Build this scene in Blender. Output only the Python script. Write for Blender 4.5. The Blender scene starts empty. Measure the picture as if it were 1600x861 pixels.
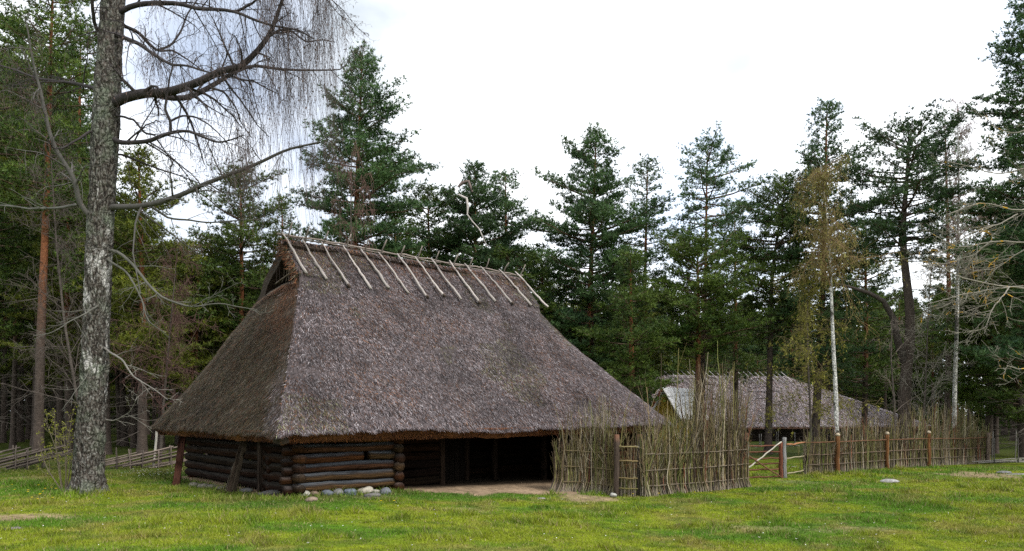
import bpy, math, random
import numpy as np
random.seed(7); RNG = np.random.default_rng(7)
PI = math.pi
C = bpy.context.scene.collection
F = 1150.0; EYE = 1.7; HOR = 644.0

# ------------------------------------------------------------------ helpers
def ray(x, y): return np.array([(x-800)/F, 1.0, -(y-HOR)/F])
def PX(x, y, Y): return np.array([(x-800)/F*Y, Y, EYE-(y-HOR)/F*Y])
def sstep(a, b, x):
    t = np.clip((np.asarray(x, float)-a)/(b-a), 0, 1); return t*t*(3-2*t)
def ground_z(x, y):
    x = np.asarray(x, float); y = np.asarray(y, float)
    z = -0.33*sstep(-4.5, 3.5, x)
    z = z + 0.022*np.sin(x*0.9+1.3)*np.sin(y*0.7+.4)*sstep(6, 12, y) + 0.05*np.sin(x*.23+2)*np.sin(y*.19)*sstep(20, 30, y)
    return z
def _hash(ix, iy, iz, seed):
    h = (ix.astype(np.int64)*374761393 + iy.astype(np.int64)*668265263 + iz.astype(np.int64)*2147483647 + seed*974634777) & 0xffffffff
    h = ((h ^ (h >> 13))*1274126177) & 0xffffffff
    h = h ^ (h >> 16)
    return (h & 0xffffff)/float(0xffffff)
def vnoise(p, seed=0):
    p = np.asarray(p, float); i = np.floor(p).astype(np.int64); f = p-i; f = f*f*(3-2*f)
    r = 0
    for dx in (0, 1):
        for dy in (0, 1):
            for dz in (0, 1):
                w = (f[..., 0] if dx else 1-f[..., 0])*(f[..., 1] if dy else 1-f[..., 1])*(f[..., 2] if dz else 1-f[..., 2])
                r = r + w*_hash(i[..., 0]+dx, i[..., 1]+dy, i[..., 2]+dz, seed)
    return r
def fbm(p, seed=0, octv=3):
    r = 0; a = .5; s = 0
    for k in range(octv):
        r = r + a*vnoise(np.asarray(p)*(2**k)+k*7.3, seed+k); s += a; a *= .5
    return r/s
def norm(v): return v/np.maximum(np.linalg.norm(v, axis=-1, keepdims=True), 1e-9)

class MB:
    """collects vertices, faces, per-vertex colour and a (along, around, random) coordinate"""
    def __init__(s): s.v = []; s.f3 = []; s.f4 = []; s.c = []; s.t = []; s.n = 0
    def add(s, v, f, col=(.5, .5, .5), tc=None):
        v = np.asarray(v, float).reshape(-1, 3); f = np.asarray(f, np.int64)
        if len(v) == 0: return
        col = np.broadcast_to(np.asarray(col, float), (len(v), 3))
        tc = np.zeros((len(v), 3)) if tc is None else np.asarray(tc, float).reshape(-1, 3)
        (s.f3 if f.shape[1] == 3 else s.f4).append(f+s.n)
        s.v.append(v); s.c.append(col); s.t.append(tc); s.n += len(v)
    def tubes(s, P, R, sides=5, col=(.5, .5, .5), cap=False):
        """P (N,K,3), R (N,K); col (3,) or (N,3) or (N,K,3)"""
        P = np.asarray(P, float); R = np.asarray(R, float)
        if P.ndim == 2: P = P[None]; R = R[None]
        N, K, _ = P.shape
        if N == 0: return
        T = norm(np.gradient(P, axis=1))
        m = norm(P[:, -1]-P[:, 0])
        ref = np.where(np.abs(m[:, 2:3]) > .8, np.array([[1., 0.13, 0]]), np.array([[0, 0.1, 1.]]))[:, None, :]
        A = norm(np.cross(T, np.broadcast_to(ref, T.shape))); B = np.cross(T, A)
        an = np.arange(sides)*2*PI/sides
        V = P[:, :, None, :] + R[:, :, None, None]*(np.cos(an)[None, None, :, None]*A[:, :, None, :]+np.sin(an)[None, None, :, None]*B[:, :, None, :])
        seg = np.linalg.norm(np.diff(P, axis=1), axis=-1); al = np.concatenate([np.zeros((N, 1)), np.cumsum(seg, 1)], 1)
        rn = RNG.random((N, 1, 1))
        tc = np.stack([np.broadcast_to(al[:, :, None], (N, K, sides)), np.broadcast_to(an[None, None, :]/(2*PI), (N, K, sides)), np.broadcast_to(rn, (N, K, sides))], -1)
        c = np.asarray(col, float)
        if c.ndim == 1: c = np.broadcast_to(c, (N, K, sides, 3))
        elif c.ndim == 2: c = np.broadcast_to(c[:, None, None, :], (N, K, sides, 3))
        else: c = np.broadcast_to(c[:, :, None, :], (N, K, sides, 3))
        k = np.arange(K-1)[:, None]; j = np.arange(sides)[None, :]; j2 = (j+1) % sides
        q = np.stack([k*sides+j, k*sides+j2, (k+1)*sides+j2, (k+1)*sides+j], -1).reshape(-1, 4)
        f = (np.arange(N)[:, None, None]*K*sides + q[None]).reshape(-1, 4)
        base = s.n
        s.add(V.reshape(-1, 3), f, c.reshape(-1, 3), tc.reshape(-1, 3))
        if cap:
            for e, kk in ((0, 0), (1, K-1)):
                b0 = s.n; cc = c[:, kk, 0]
                s.add(P[:, kk], np.zeros((0, 3), int)+0, cc*1.25, np.zeros((N, 3)))
                idx = base + np.arange(N)[:, None]*K*sides + kk*sides
                jj = np.arange(sides)[None, :]
                a = (idx+jj); b = (idx+(jj+1) % sides); ctr = np.broadcast_to((b0+np.arange(N))[:, None], a.shape)
                t3 = np.stack([ctr, b, a] if e == 0 else [ctr, a, b], -1).reshape(-1, 3)
                s.f3.append(t3)
    def tris(s, A, B, Cc, col, tc=None):
        N = len(A)
        if N == 0: return
        V = np.stack([A, B, Cc], 1).reshape(-1, 3)
        c = np.asarray(col, float)
        if c.ndim == 1: c = np.broadcast_to(c, (N, 3))
        s.add(V, np.arange(3*N).reshape(-1, 3), np.repeat(c, 3, 0), tc)
    def grid(s, G, col=(.5, .5, .5), flip=False):
        G = np.asarray(G, float); n, m, _ = G.shape
        i = np.arange(n-1)[:, None]; j = np.arange(m-1)[None, :]
        q = np.stack([i*m+j, (i+1)*m+j, (i+1)*m+j+1, i*m+j+1], -1).reshape(-1, 4)
        if flip: q = q[:, ::-1]
        c = np.asarray(col, float)
        if c.ndim == 3: c = c.reshape(-1, 3)
        s.add(G.reshape(-1, 3), q, c, G.reshape(-1, 3))
    def box(s, P8, col=(.5, .5, .5)):
        """P8: 4 bottom corners then 4 top corners, same winding"""
        f = [[0, 3, 2, 1], [4, 5, 6, 7], [0, 1, 5, 4], [1, 2, 6, 5], [2, 3, 7, 6], [3, 0, 4, 7]]
        P8 = np.asarray(P8, float); v = P8[np.array(f).reshape(-1)]
        s.add(v, np.arange(24).reshape(-1, 4), col, v)
    def build(s, name, m, parent=None, smooth=False):
        V = np.concatenate(s.v).astype(np.float32)
        f3 = np.concatenate(s.f3) if s.f3 else np.zeros((0, 3), int); f4 = np.concatenate(s.f4) if s.f4 else np.zeros((0, 4), int)
        if parent is not None and parent.type == 'EMPTY': V = V-np.array(parent.location, np.float32)
        me = bpy.data.meshes.new(name)
        me.vertices.add(len(V)); me.vertices.foreach_set('co', V.ravel())
        nl = f3.size+f4.size; me.loops.add(nl)
        me.loops.foreach_set('vertex_index', np.concatenate([f3.ravel(), f4.ravel()]).astype(np.int32))
        me.polygons.add(len(f3)+len(f4))
        st = np.concatenate([np.arange(len(f3))*3, f3.size+np.arange(len(f4))*4]).astype(np.int32)
        me.polygons.foreach_set('loop_start', st)
        if smooth: me.polygons.foreach_set('use_smooth', np.ones(len(st), bool))
        me.update(calc_edges=True)
        ca = me.attributes.new('col', 'FLOAT_COLOR', 'POINT')
        cc = np.ones((len(V), 4), np.float32); cc[:, :3] = np.concatenate(s.c); ca.data.foreach_set('color', cc.ravel())
        ta = me.attributes.new('tc', 'FLOAT_VECTOR', 'POINT'); ta.data.foreach_set('vector', np.concatenate(s.t).astype(np.float32).ravel())
        me.materials.append(m)
        o = bpy.data.objects.new(name, me); C.objects.link(o)
        if parent is not None: o.parent = parent
        return o

def tag(o, label=None, cat=None, group=None, kind=None):
    if label: o['label'] = label
    if cat: o['category'] = cat
    if group: o['group'] = group
    if kind: o['kind'] = kind
    return o
def thing(name, loc, label, cat, group=None):
    o = bpy.data.objects.new(name, None); C.objects.link(o); o.location = [float(a) for a in loc]
    o.empty_display_size = .2
    return tag(o, label, cat, group)
def copy_tree(o, loc, rz, sc, label=None, group=None):
    r = o.copy(); C.objects.link(r); r.location = [float(a) for a in loc]; r.rotation_euler = (0, 0, rz); r.scale = (sc[0], sc[0], sc[1])
    if label: r['label'] = label
    if group: r['group'] = group
    for ch in list(o.children):
        c = ch.copy(); C.objects.link(c); c.parent = r
    return r

# ------------------------------------------------------------------ materials
def mat(name, amp=.5, nscale=8, streak=None, bump=.0, bscale=40, rough=.85, spec=.15, trans=0, objrand=0, second=None, second_scale=2., second_thr=(.5, .6)):
    m = bpy.data.materials.new(name); m.use_nodes = True; nt = m.node_tree; nd = nt.nodes; lk = nt.links
    b = nd['Principled BSDF']; b.inputs['Roughness'].default_value = rough; b.inputs['Specular IOR Level'].default_value = spec
    at = nd.new('ShaderNodeAttribute'); at.attribute_name = 'col'
    tcn = nd.new('ShaderNodeTexCoord')
    src = tcn.outputs['Object']
    if streak:
        ta = nd.new('ShaderNodeAttribute'); ta.attribute_name = 'tc'
        mp = nd.new('ShaderNodeMapping'); mp.inputs['Scale'].default_value = streak
        lk.new(ta.outputs['Vector'], mp.inputs['Vector']); src = mp.outputs['Vector']
    n = nd.new('ShaderNodeTexNoise'); n.inputs['Scale'].default_value = nscale; n.inputs['Detail'].default_value = 5; n.inputs['Roughness'].default_value = .65
    lk.new(src, n.inputs['Vector'])
    mr = nd.new('ShaderNodeMapRange'); mr.inputs['From Min'].default_value = .25; mr.inputs['From Max'].default_value = .75
    mr.inputs['To Min'].default_value = 1-amp; mr.inputs['To Max'].default_value = 1+amp
    lk.new(n.outputs['Fac'], mr.inputs['Value'])
    mx = nd.new('ShaderNodeVectorMath'); mx.operation = 'SCALE'
    lk.new(at.outputs['Color'], mx.inputs[0]); lk.new(mr.outputs['Result'], mx.inputs['Scale'])
    out = mx.outputs['Vector']
    if second:
        n2 = nd.new('ShaderNodeTexNoise'); n2.inputs['Scale'].default_value = second_scale; n2.inputs['Detail'].default_value = 6
        lk.new(tcn.outputs['Object'], n2.inputs['Vector'])
        r2 = nd.new('ShaderNodeMapRange'); r2.inputs['From Min'].default_value = second_thr[0]; r2.inputs['From Max'].default_value = second_thr[1]
        lk.new(n2.outputs['Fac'], r2.inputs['Value'])
        mm = nd.new('ShaderNodeMix'); mm.data_type = 'RGBA'
        lk.new(r2.outputs['Result'], mm.inputs['Factor']); lk.new(out, mm.inputs['A']); mm.inputs['B'].default_value = (*second, 1)
        out = mm.outputs['Result']
    if objrand:
        oi = nd.new('ShaderNodeObjectInfo'); hs = nd.new('ShaderNodeHueSaturation')
        r3 = nd.new('ShaderNodeMapRange'); r3.inputs['To Min'].default_value = 1-objrand; r3.inputs['To Max'].default_value = 1+objrand
        lk.new(oi.outputs['Random'], r3.inputs['Value']); lk.new(r3.outputs['Result'], hs.inputs['Value'])
        lk.new(out, hs.inputs['Color']); out = hs.outputs['Color']
    lk.new(out, b.inputs['Base Color'])
    if bump:
        n3 = nd.new('ShaderNodeTexNoise'); n3.inputs['Scale'].default_value = bscale; n3.inputs['Detail'].default_value = 6
        lk.new(src, n3.inputs['Vector'])
        bp = nd.new('ShaderNodeBump'); bp.inputs['Strength'].default_value = min(1, bump); bp.inputs['Distance'].default_value = .03*max(1, bump)
        lk.new(n3.outputs['Fac'], bp.inputs['Height']); lk.new(bp.outputs['Normal'], b.inputs['Normal'])
    if trans:
        tr = nd.new('ShaderNodeBsdfTranslucent'); lk.new(out, tr.inputs['Color'])
        ms = nd.new('ShaderNodeMixShader'); ms.inputs['Fac'].default_value = trans
        lk.new(b.outputs['BSDF'], ms.inputs[1]); lk.new(tr.outputs['BSDF'], ms.inputs[2])
        lk.new(ms.outputs['Shader'], nd['Material Output'].inputs['Surface'])
    return m
M = dict(
    thatch=mat('thatch', .55, 14, bump=1, bscale=60, rough=.8, spec=.25),
    log=mat('log', .92, 1, streak=(1.6, 20, 60), bump=1, bscale=1.6, rough=.92, spec=.08),
    pole=mat('pole', .45, 1, streak=(3, 5, 40), bump=.4, bscale=3, rough=.8),
    rod=mat('rod', .35, 9, rough=.8),
    bark=mat('pine_bark', .5, 9, bump=1, bscale=22),
    twig=mat('twig', .3, 6, rough=.85),
    needle=mat('needle', .30, 1.2, rough=.6, spec=.3, trans=.18, objrand=.22),
    leaf=mat('leaf', .3, 3, rough=.6, trans=.3),
    ground=mat('ground', .6, 5.5, bump=1, bscale=16, rough=.95, spec=.05),
    grass=mat('grass', .25, 1.5, rough=.6, spec=.2, trans=.25),
    stone=mat('stone', .6, 9, bump=.7, bscale=18, rough=.85),
    metal=mat('roof_sheet', .12, 1.2, rough=.5, spec=.4),
    paint=mat('plank_paint', .2, 3, rough=.8),
)
# birch bark: white papery patches over dark rough cork
def birch_bark(name, white, thr_lo, thr_hi, low_dark=True):
    m = bpy.data.materials.new(name); m.use_nodes = True; nt = m.node_tree; nd = nt.nodes; lk = nt.links
    b = nd['Principled BSDF']; b.inputs['Roughness'].default_value = .85; b.inputs['Specular IOR Level'].default_value = .15
    tcn = nd.new('ShaderNodeTexCoord'); sep = nd.new('ShaderNodeSeparateXYZ'); lk.new(tcn.outputs['Object'], sep.inputs[0])
    mp = nd.new('ShaderNodeMapping'); mp.inputs['Scale'].default_value = (1, 1, .38); lk.new(tcn.outputs['Object'], mp.inputs['Vector'])
    n1 = nd.new('ShaderNodeTexNoise'); n1.inputs['Scale'].default_value = 3.2; n1.inputs['Detail'].default_value = 8; n1.inputs['Roughness'].default_value = .7; lk.new(mp.outputs[0], n1.inputs['Vector'])
    zz = nd.new('ShaderNodeMapRange'); zz.inputs['From Min'].default_value = .3; zz.inputs['From Max'].default_value = 2.6; zz.inputs['To Min'].default_value = -.12 if low_dark else 0; zz.inputs['To Max'].default_value = 0
    lk.new(sep.outputs['Z'], zz.inputs['Value'])
    z2 = nd.new('ShaderNodeMapRange'); z2.inputs['From Min'].default_value = 5.6; z2.inputs['From Max'].default_value = 8.0; z2.inputs['To Min'].default_value = 0; z2.inputs['To Max'].default_value = -.1 if low_dark else 0
    lk.new(sep.outputs['Z'], z2.inputs['Value'])
    ad = nd.new('ShaderNodeMath'); lk.new(n1.outputs['Fac'], ad.inputs[0]); lk.new(zz.outputs[0], ad.inputs[1])
    ad2 = nd.new('ShaderNodeMath'); lk.new(ad.outputs[0], ad2.inputs[0]); lk.new(z2.outputs[0], ad2.inputs[1])
    mr = nd.new('ShaderNodeMapRange'); mr.inputs['From Min'].default_value = thr_lo; mr.inputs['From Max'].default_value = thr_hi; lk.new(ad2.outputs[0], mr.inputs['Value'])
    vo = nd.new('ShaderNodeTexVoronoi'); vo.feature = 'DISTANCE_TO_EDGE'; vo.inputs['Scale'].default_value = 11
    mp2 = nd.new('ShaderNodeMapping'); mp2.inputs['Scale'].default_value = (1, 1, .45)
    nw = nd.new('ShaderNodeTexNoise'); nw.inputs['Scale'].default_value = 5
    va = nd.new('ShaderNodeVectorMath'); va.operation = 'MULTIPLY_ADD'; va.inputs[1].default_value = (.3, .3, .3)
    lk.new(tcn.outputs['Object'], nw.inputs['Vector']); lk.new(nw.outputs['Color'], va.inputs[0]); lk.new(tcn.outputs['Object'], va.inputs[2])
    lk.new(va.outputs[0], mp2.inputs['Vector']); lk.new(mp2.outputs[0], vo.inputs['Vector'])
    n2 = nd.new('ShaderNodeTexNoise'); n2.inputs['Scale'].default_value = 26; n2.inputs['Detail'].default_value = 6; lk.new(mp.outputs[0], n2.inputs['Vector'])
    cr = nd.new('ShaderNodeValToRGB'); e = cr.color_ramp.elements
    e[0].position = .34; e[0].color = (.018, .014, .012, 1); e[1].position = .62; e[1].color = (.15, .145, .13, 1)
    x = cr.color_ramp.elements.new(.48); x.color = (.065, .055, .045, 1)
    lk.new(n2.outputs['Fac'], cr.inputs['Fac'])
    n4 = nd.new('ShaderNodeTexNoise'); n4.inputs['Scale'].default_value = 2.2; n4.inputs['Detail'].default_value = 4; lk.new(tcn.outputs['Object'], n4.inputs['Vector'])
    li = nd.new('ShaderNodeMapRange'); li.inputs['From Min'].default_value = .5; li.inputs['From Max'].default_value = .7; li.inputs['To Max'].default_value = .55; lk.new(n4.outputs['Fac'], li.inputs['Value'])
    ml = nd.new('ShaderNodeMix'); ml.data_type = 'RGBA'; lk.new(li.outputs[0], ml.inputs['Factor']); lk.new(cr.outputs['Color'], ml.inputs['A']); ml.inputs['B'].default_value = (.16, .20, .14, 1)
    mx = nd.new('ShaderNodeMix'); mx.data_type = 'RGBA'; lk.new(mr.outputs[0], mx.inputs['Factor']); lk.new(ml.outputs['Result'], mx.inputs['A']); mx.inputs['B'].default_value = (*white, 1)
    fi = nd.new('ShaderNodeMapRange'); fi.inputs['From Min'].default_value = 0; fi.inputs['From Max'].default_value = .10; fi.inputs['To Min'].default_value = .18; lk.new(vo.outputs['Distance'], fi.inputs['Value'])
    sc = nd.new('ShaderNodeVectorMath'); sc.operation = 'SCALE'; lk.new(mx.outputs['Result'], sc.inputs[0]); lk.new(fi.outputs[0], sc.inputs['Scale'])
    lk.new(sc.outputs[0], b.inputs['Base Color'])
    bm = nd.new('ShaderNodeMath'); bm.operation = 'MULTIPLY_ADD'; lk.new(vo.outputs['Distance'], bm.inputs[0]); bm.inputs[1].default_value = 2.; lk.new(n2.outputs['Fac'], bm.inputs[2])
    bp = nd.new('ShaderNodeBump'); bp.inputs['Strength'].default_value = 1; bp.inputs['Distance'].default_value = .03; lk.new(bm.outputs[0], bp.inputs['Height']); lk.new(bp.outputs['Normal'], b.inputs['Normal'])
    return m
M['birch'] = birch_bark('birch_bark_old', (.36, .35, .33), .55, .60)
M['birch_white'] = birch_bark('birch_bark_white', (.52, .51, .48), .42, .52, False)

# ------------------------------------------------------------------ the barn's frame of reference
FR = np.array([.7346, .6785]); LF = np.array([-.6785, .7346]); E0 = np.array([-4.44, 13.9])
RW = 7.4; RL = 12.7; ZE = 1.34; ZR = 5.93; TL = 1.92; TR = 9.86; UG = .79
def bp(t, s, z):
    t, s, z = np.broadcast_arrays(np.asarray(t, float), np.asarray(s, float), np.asarray(z, float))
    return np.stack([E0[0]+t*FR[0]+s*LF[0], E0[1]+t*FR[1]+s*LF[1], z], -1)
def to_ts(x, y):
    dx = x-E0[0]; dy = y-E0[1]; return dx*FR[0]+dy*FR[1], dx*LF[0]+dy*LF[1]
def t_at(px, s):
    r = (px-800)/F; a = E0+s*LF
    return (r*a[1]-a[0])/(FR[0]-r*FR[1])

# ------------------------------------------------------------------ ground
def dirt_mask(x, y):
    """bare earth: trodden strip before the barn door, patches on the lawn, path at the right"""
    n = fbm(np.stack([x*1.3, y*1.3, 0*x], -1), 5, 3)-.5
    t, s = to_ts(x, y)
    d = sstep(.35, .1, np.maximum(np.maximum(3.5-t, t-8.8), np.maximum(-.05-.28*(t-4)-s, s-5))+n*1.3)
    def pxpatch(cx, cy, w, h):
        Yc = (EYE-ground_z(0 if cx < 400 else 5, 15))*F/(cy-HOR); Xc = (cx-800)/F*Yc
        ww = w/F*Yc; hh = Yc*h/(cy-HOR)
        return sstep(1.25, .55, np.sqrt(((x-Xc)/ww)**2+((y-Yc)/hh)**2)+n*1.6)
    for a in ((925, 780, 55, 6), (30, 832, 75, 7), (1530, 742, 60, 6), (1180, 826, 70, 5), (1330, 826, 80, 5), (590, 800, 45, 4), (720, 812, 40, 4), (1240, 752, 30, 4), (35, 762, 28, 5)):
        k = .85 if a[0] in (925, 30, 1530) else .45
        d = np.maximum(d, k*pxpatch(*a))
    t, s = to_ts(x, y)
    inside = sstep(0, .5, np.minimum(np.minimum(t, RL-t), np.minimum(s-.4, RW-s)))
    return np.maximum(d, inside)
def grass_col(x, y):
    p = np.stack([x, y, 0*x], -1)
    a = fbm(p*np.array([.6, .9, 1]), 11, 4); b = fbm(p*1.7, 12, 3); c = fbm(p*4., 13, 2)
    g = np.array([.060, .130, .008]); yel = np.array([.138, .170, .010]); st = np.array([.17, .14, .04]); dk = np.array([.030, .075, .008])
    k = sstep(.34, .58, a)[..., None]; col = g*(1-k)+yel*k
    k = (sstep(.52, .75, b)*.6)[..., None]; col = col*(1-k)+st*k
    k = (sstep(.5, .3, c)*.5)[..., None]; col = col*(1-k)+dk*k
    t, s = to_ts(x, y)
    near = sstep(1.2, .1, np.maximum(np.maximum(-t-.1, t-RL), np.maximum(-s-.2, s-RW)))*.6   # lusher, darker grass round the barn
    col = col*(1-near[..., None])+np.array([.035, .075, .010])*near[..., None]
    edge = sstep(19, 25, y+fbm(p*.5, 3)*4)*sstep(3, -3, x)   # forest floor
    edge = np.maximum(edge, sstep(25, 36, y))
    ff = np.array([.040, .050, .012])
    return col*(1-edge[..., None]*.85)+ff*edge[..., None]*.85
xs = np.concatenate([-np.geomspace(300, 16.2, 30), np.arange(-16, 20.01, .16), np.geomspace(20.3, 300, 30)])
ys = np.concatenate([-np.geomspace(120, 6.2, 14), np.arange(-6, 7, .5), np.arange(7, 33, .16), np.geomspace(33.3, 420, 40)])
XX, YY = np.meshgrid(xs, ys, indexing='ij')
ZZ = ground_z(XX, YY)+.03*(fbm(np.stack([XX*1.5, YY*1.5, 0*XX], -1), 21, 3)-.5)
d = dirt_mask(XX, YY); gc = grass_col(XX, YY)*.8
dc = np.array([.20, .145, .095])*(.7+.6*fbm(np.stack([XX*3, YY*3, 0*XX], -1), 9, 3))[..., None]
_t, _s = to_ts(XX, YY); dc = dc*(1-.9*sstep(.5, 1.1, np.minimum(np.minimum(_t-.3, RL-_t-.3), np.minimum(_s, RW-_s))))[..., None]  # earth under the roof darkened to paint the barn's interior shade
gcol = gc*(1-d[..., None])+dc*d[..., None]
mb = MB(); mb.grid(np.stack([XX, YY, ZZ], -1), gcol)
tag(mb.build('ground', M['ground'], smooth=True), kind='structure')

# grass blades
N = 430000
Y = 8.3*(27/8.3)**(RNG.random(N)**.9); X = (RNG.random(N)*2-1)*(.74*Y+.4)
t, s = to_ts(X, Y); keep = (RNG.random(N) > dirt_mask(X, Y)*1.05) & ~((t > .5) & (s > .6) & (t < RL-.5) & (s < RW-.5))
X = X[keep]; Y = Y[keep]; N = len(X)
t, s = to_ts(X, Y)
tall = sstep(.9, .0, np.abs(s-.35))*((t > -.2) & (t < 3.6)) + sstep(.8, 0, np.hypot(X+8.85, Y-15.3)-.35)
tall = np.maximum(tall, sstep(.8, 0, np.abs(t-.35))*((s > 0) & (s < 7)))
pn = fbm(np.stack([X*.8, Y*.8, 0*X], -1), 31, 3)
tuft = 1.6*sstep(.62, .72, fbm(np.stack([X*2.2, Y*2.2, 0*X], -1), 37, 2))
H = (.014+.026*RNG.random(N))*(.4+1.3*pn)*(1+tall*2.6*RNG.random(N)+tuft*1.4)*(1+.02*(Y-9))
Wd = (.0035+.0035*RNG.random(N))*(Y/9)**.9
an = RNG.random(N)*2*PI; ln = RNG.random((N, 2))-.5
base = np.stack([X, Y, ground_z(X, Y)+.03*(fbm(np.stack([X*1.5, Y*1.5, 0*X], -1), 21, 3)-.5)-.004], -1)
dx = np.stack([np.cos(an)*Wd, np.sin(an)*Wd, 0*an], -1)
tip = base+np.stack([ln[:, 0]*H*1.6, ln[:, 1]*H*1.6, H], -1)
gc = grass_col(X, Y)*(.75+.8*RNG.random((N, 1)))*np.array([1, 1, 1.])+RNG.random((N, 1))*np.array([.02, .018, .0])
dead = RNG.random(N) < .10; gc[dead] = np.array([.26, .21, .10])*(.6+.6*RNG.random((dead.sum(), 1)))
mb = MB(); mb.tris(base-dx, base+dx, tip, gc)
tag(mb.build('grass', M['grass']), 'short mossy green and yellow lawn grass', 'grass', kind='stuff')

# ------------------------------------------------------------------ barn
def thatch_cols(n, kind, pos=None):
    r = RNG.random(n)
    if kind == 'grey':
        pal = np.array([[.016, .012, .012], [.055, .042, .042], [.12, .098, .102], [.22, .19, .20], [.34, .31, .32], [.12, .06, .035]])
        w = [.24, .25, .22, .14, .06, .09]
    elif kind == 'brown':
        pal = np.array([[.014, .010, .006], [.042, .028, .016], [.08, .058, .035], [.17, .145, .11], [.036, .040, .012], [.10, .040, .015]])
        w = [.24, .26, .16, .07, .15, .12]
    elif kind == 'red':
        pal = np.array([[.10, .04, .02], [.17, .07, .035], [.24, .12, .06], [.07, .04, .025], [.2, .16, .12]]); w = [.25, .3, .15, .2, .1]
    else:
        pal = np.array([[.10, .032, .010], [.17, .06, .016], [.06, .022, .009], [.25, .10, .03]]); w = [.35, .25, .3, .1]
    i = RNG.choice(len(pal), n, p=np.array(w)/sum(w))
    return pal[i]*(.75+.5*RNG.random((n, 1)))
def roof_noise(P): return .17*(fbm(P*.5, 41, 2)-.5)+.07*(fbm(P*2.0, 42, 2)-.5)
UGB = .68
def patch_front(u, w, back=False):
    k = np.minimum(u/UG, 1); ub = UGB if back else UG; tb = TL*ub/UG
    t0 = np.where(u < ub, TL*u/UG, tb+(TL-tb)*np.clip((u-ub)/(1-ub), 0, 1)); t1 = RL-(RL-TR)*k; t = t0+(t1-t0)*w
    s = u*RW/2
    dd = np.minimum(t-t0, t1-t); pull = np.where(u < UG, .2*np.clip(1-dd/.9, 0, 1)**2, 0)*(.15+.85*np.clip(u*3, 0, 1))
    z = ZE+(ZR-ZE)*u-pull
    return bp(t, RW-s if back else s, z)
def patch_side(u, w, right=False):
    """u 0..1 from eave to the foot of the gablet"""
    ut = UG if right else UG*(1-w)+UGB*w
    uu = u*ut; s0 = uu*RW/2; s1 = RW-s0; s = s0+(s1-s0)*w
    dd = np.minimum(s-s0, s1-s); pull = .2*np.clip(1-dd/.9, 0, 1)**2*(.15+.85*np.clip(u*3, 0, 1))
    t = TL*uu/UG if not right else RL-(RL-TR)*u
    return bp(t, s, ZE+(ZR-ZE)*uu-pull)
NF = norm(np.array([-(-LF[0])*0, 0, 0])+np.array([-LF[0]*(ZR-ZE), -LF[1]*(ZR-ZE), RW/2]))
NBk = norm(np.array([LF[0]*(ZR-ZE), LF[1]*(ZR-ZE), RW/2]))
hs = (ZR-ZE)*UG
NL = norm(np.array([-FR[0]*hs, -FR[1]*hs, TL])); NR = norm(np.array([FR[0]*hs, FR[1]*hs, RL-TR]))
UF = norm(np.array([LF[0]*RW/2, LF[1]*RW/2, ZR-ZE])); UB = norm(np.array([-LF[0]*RW/2, -LF[1]*RW/2, ZR-ZE]))
UL = norm(np.array([FR[0]*TL, FR[1]*TL, hs])); UR = norm(np.array([-FR[0]*(RL-TR), -FR[1]*(RL-TR), hs]))
F3 = np.array([*FR, 0]); L3 = np.array([*LF, 0])

barn = thing('thatched_barn', bp(6, 3.7, -.1), 'large old log barn under a steep grey thatched roof with crossed ridge poles', 'barn')
def eave_wave(P, k):  # ragged lower lip
    return k*(.09*(vnoise(P*.9, 51)-.5)+.07*(vnoise(P*4.5, 52)-.5))
mb = MB()
for (fn, n, up, kind, nu, nw) in ((lambda u, w: patch_front(u, w), NF, UF, 'grey', 60, 150), (lambda u, w: patch_front(u, w, True), NBk, UB, 'brown', 30, 60),
                                  (lambda u, w: patch_side(u, w), NL, UL, 'brown', 50, 80), (lambda u, w: patch_side(u, w, True), NR, UR, 'grey', 30, 50)):
    u, w = np.meshgrid(np.linspace(0, 1, nu), np.linspace(0, 1, nw), indexing='ij')
    G = fn(u, w); G = G+n*roof_noise(G)[..., None]
    G[..., 2] += eave_wave(G, np.clip(1-u*12, 0, 1))
    c0 = {'grey': np.array([.055, .043, .043]), 'brown': np.array([.035, .024, .015])}[kind]
    cc = c0*(.5+1.0*fbm(G*6, 61, 3))[..., None]
    mb.grid(G, cc, flip=True)
    # underside and cut faces
    inw = norm(np.array([up[0], up[1], 0]))
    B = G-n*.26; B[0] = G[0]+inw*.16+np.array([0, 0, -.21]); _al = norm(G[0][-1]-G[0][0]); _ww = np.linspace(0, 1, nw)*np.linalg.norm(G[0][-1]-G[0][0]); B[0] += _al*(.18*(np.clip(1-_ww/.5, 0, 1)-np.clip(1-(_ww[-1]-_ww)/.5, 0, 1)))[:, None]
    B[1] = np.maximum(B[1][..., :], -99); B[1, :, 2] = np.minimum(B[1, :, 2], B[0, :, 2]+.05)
    mb.grid(B, np.array([.022, .012, .007]))  # underside colour darkened to paint the shade inside the gablet
    for a, b in ((G[0], B[0]),):
        k = np.linspace(0, 1, 5)[:, None, None]; E = a*(1-k)+b*k
        E = E+inw*(.03*(vnoise(E*9, 63)-.5))[..., None]
        mb.grid(E, np.array([.15, .055, .018])*(.5+vnoise(E*14, 64))[..., None], flip=False)
    for a, b in ((G[-1], B[-1]), (G[:, 0], B[:, 0]), (G[:, -1], B[:, -1])):
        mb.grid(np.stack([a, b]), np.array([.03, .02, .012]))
thatch = mb.build('thatch_roof', M['thatch'], barn)
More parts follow.
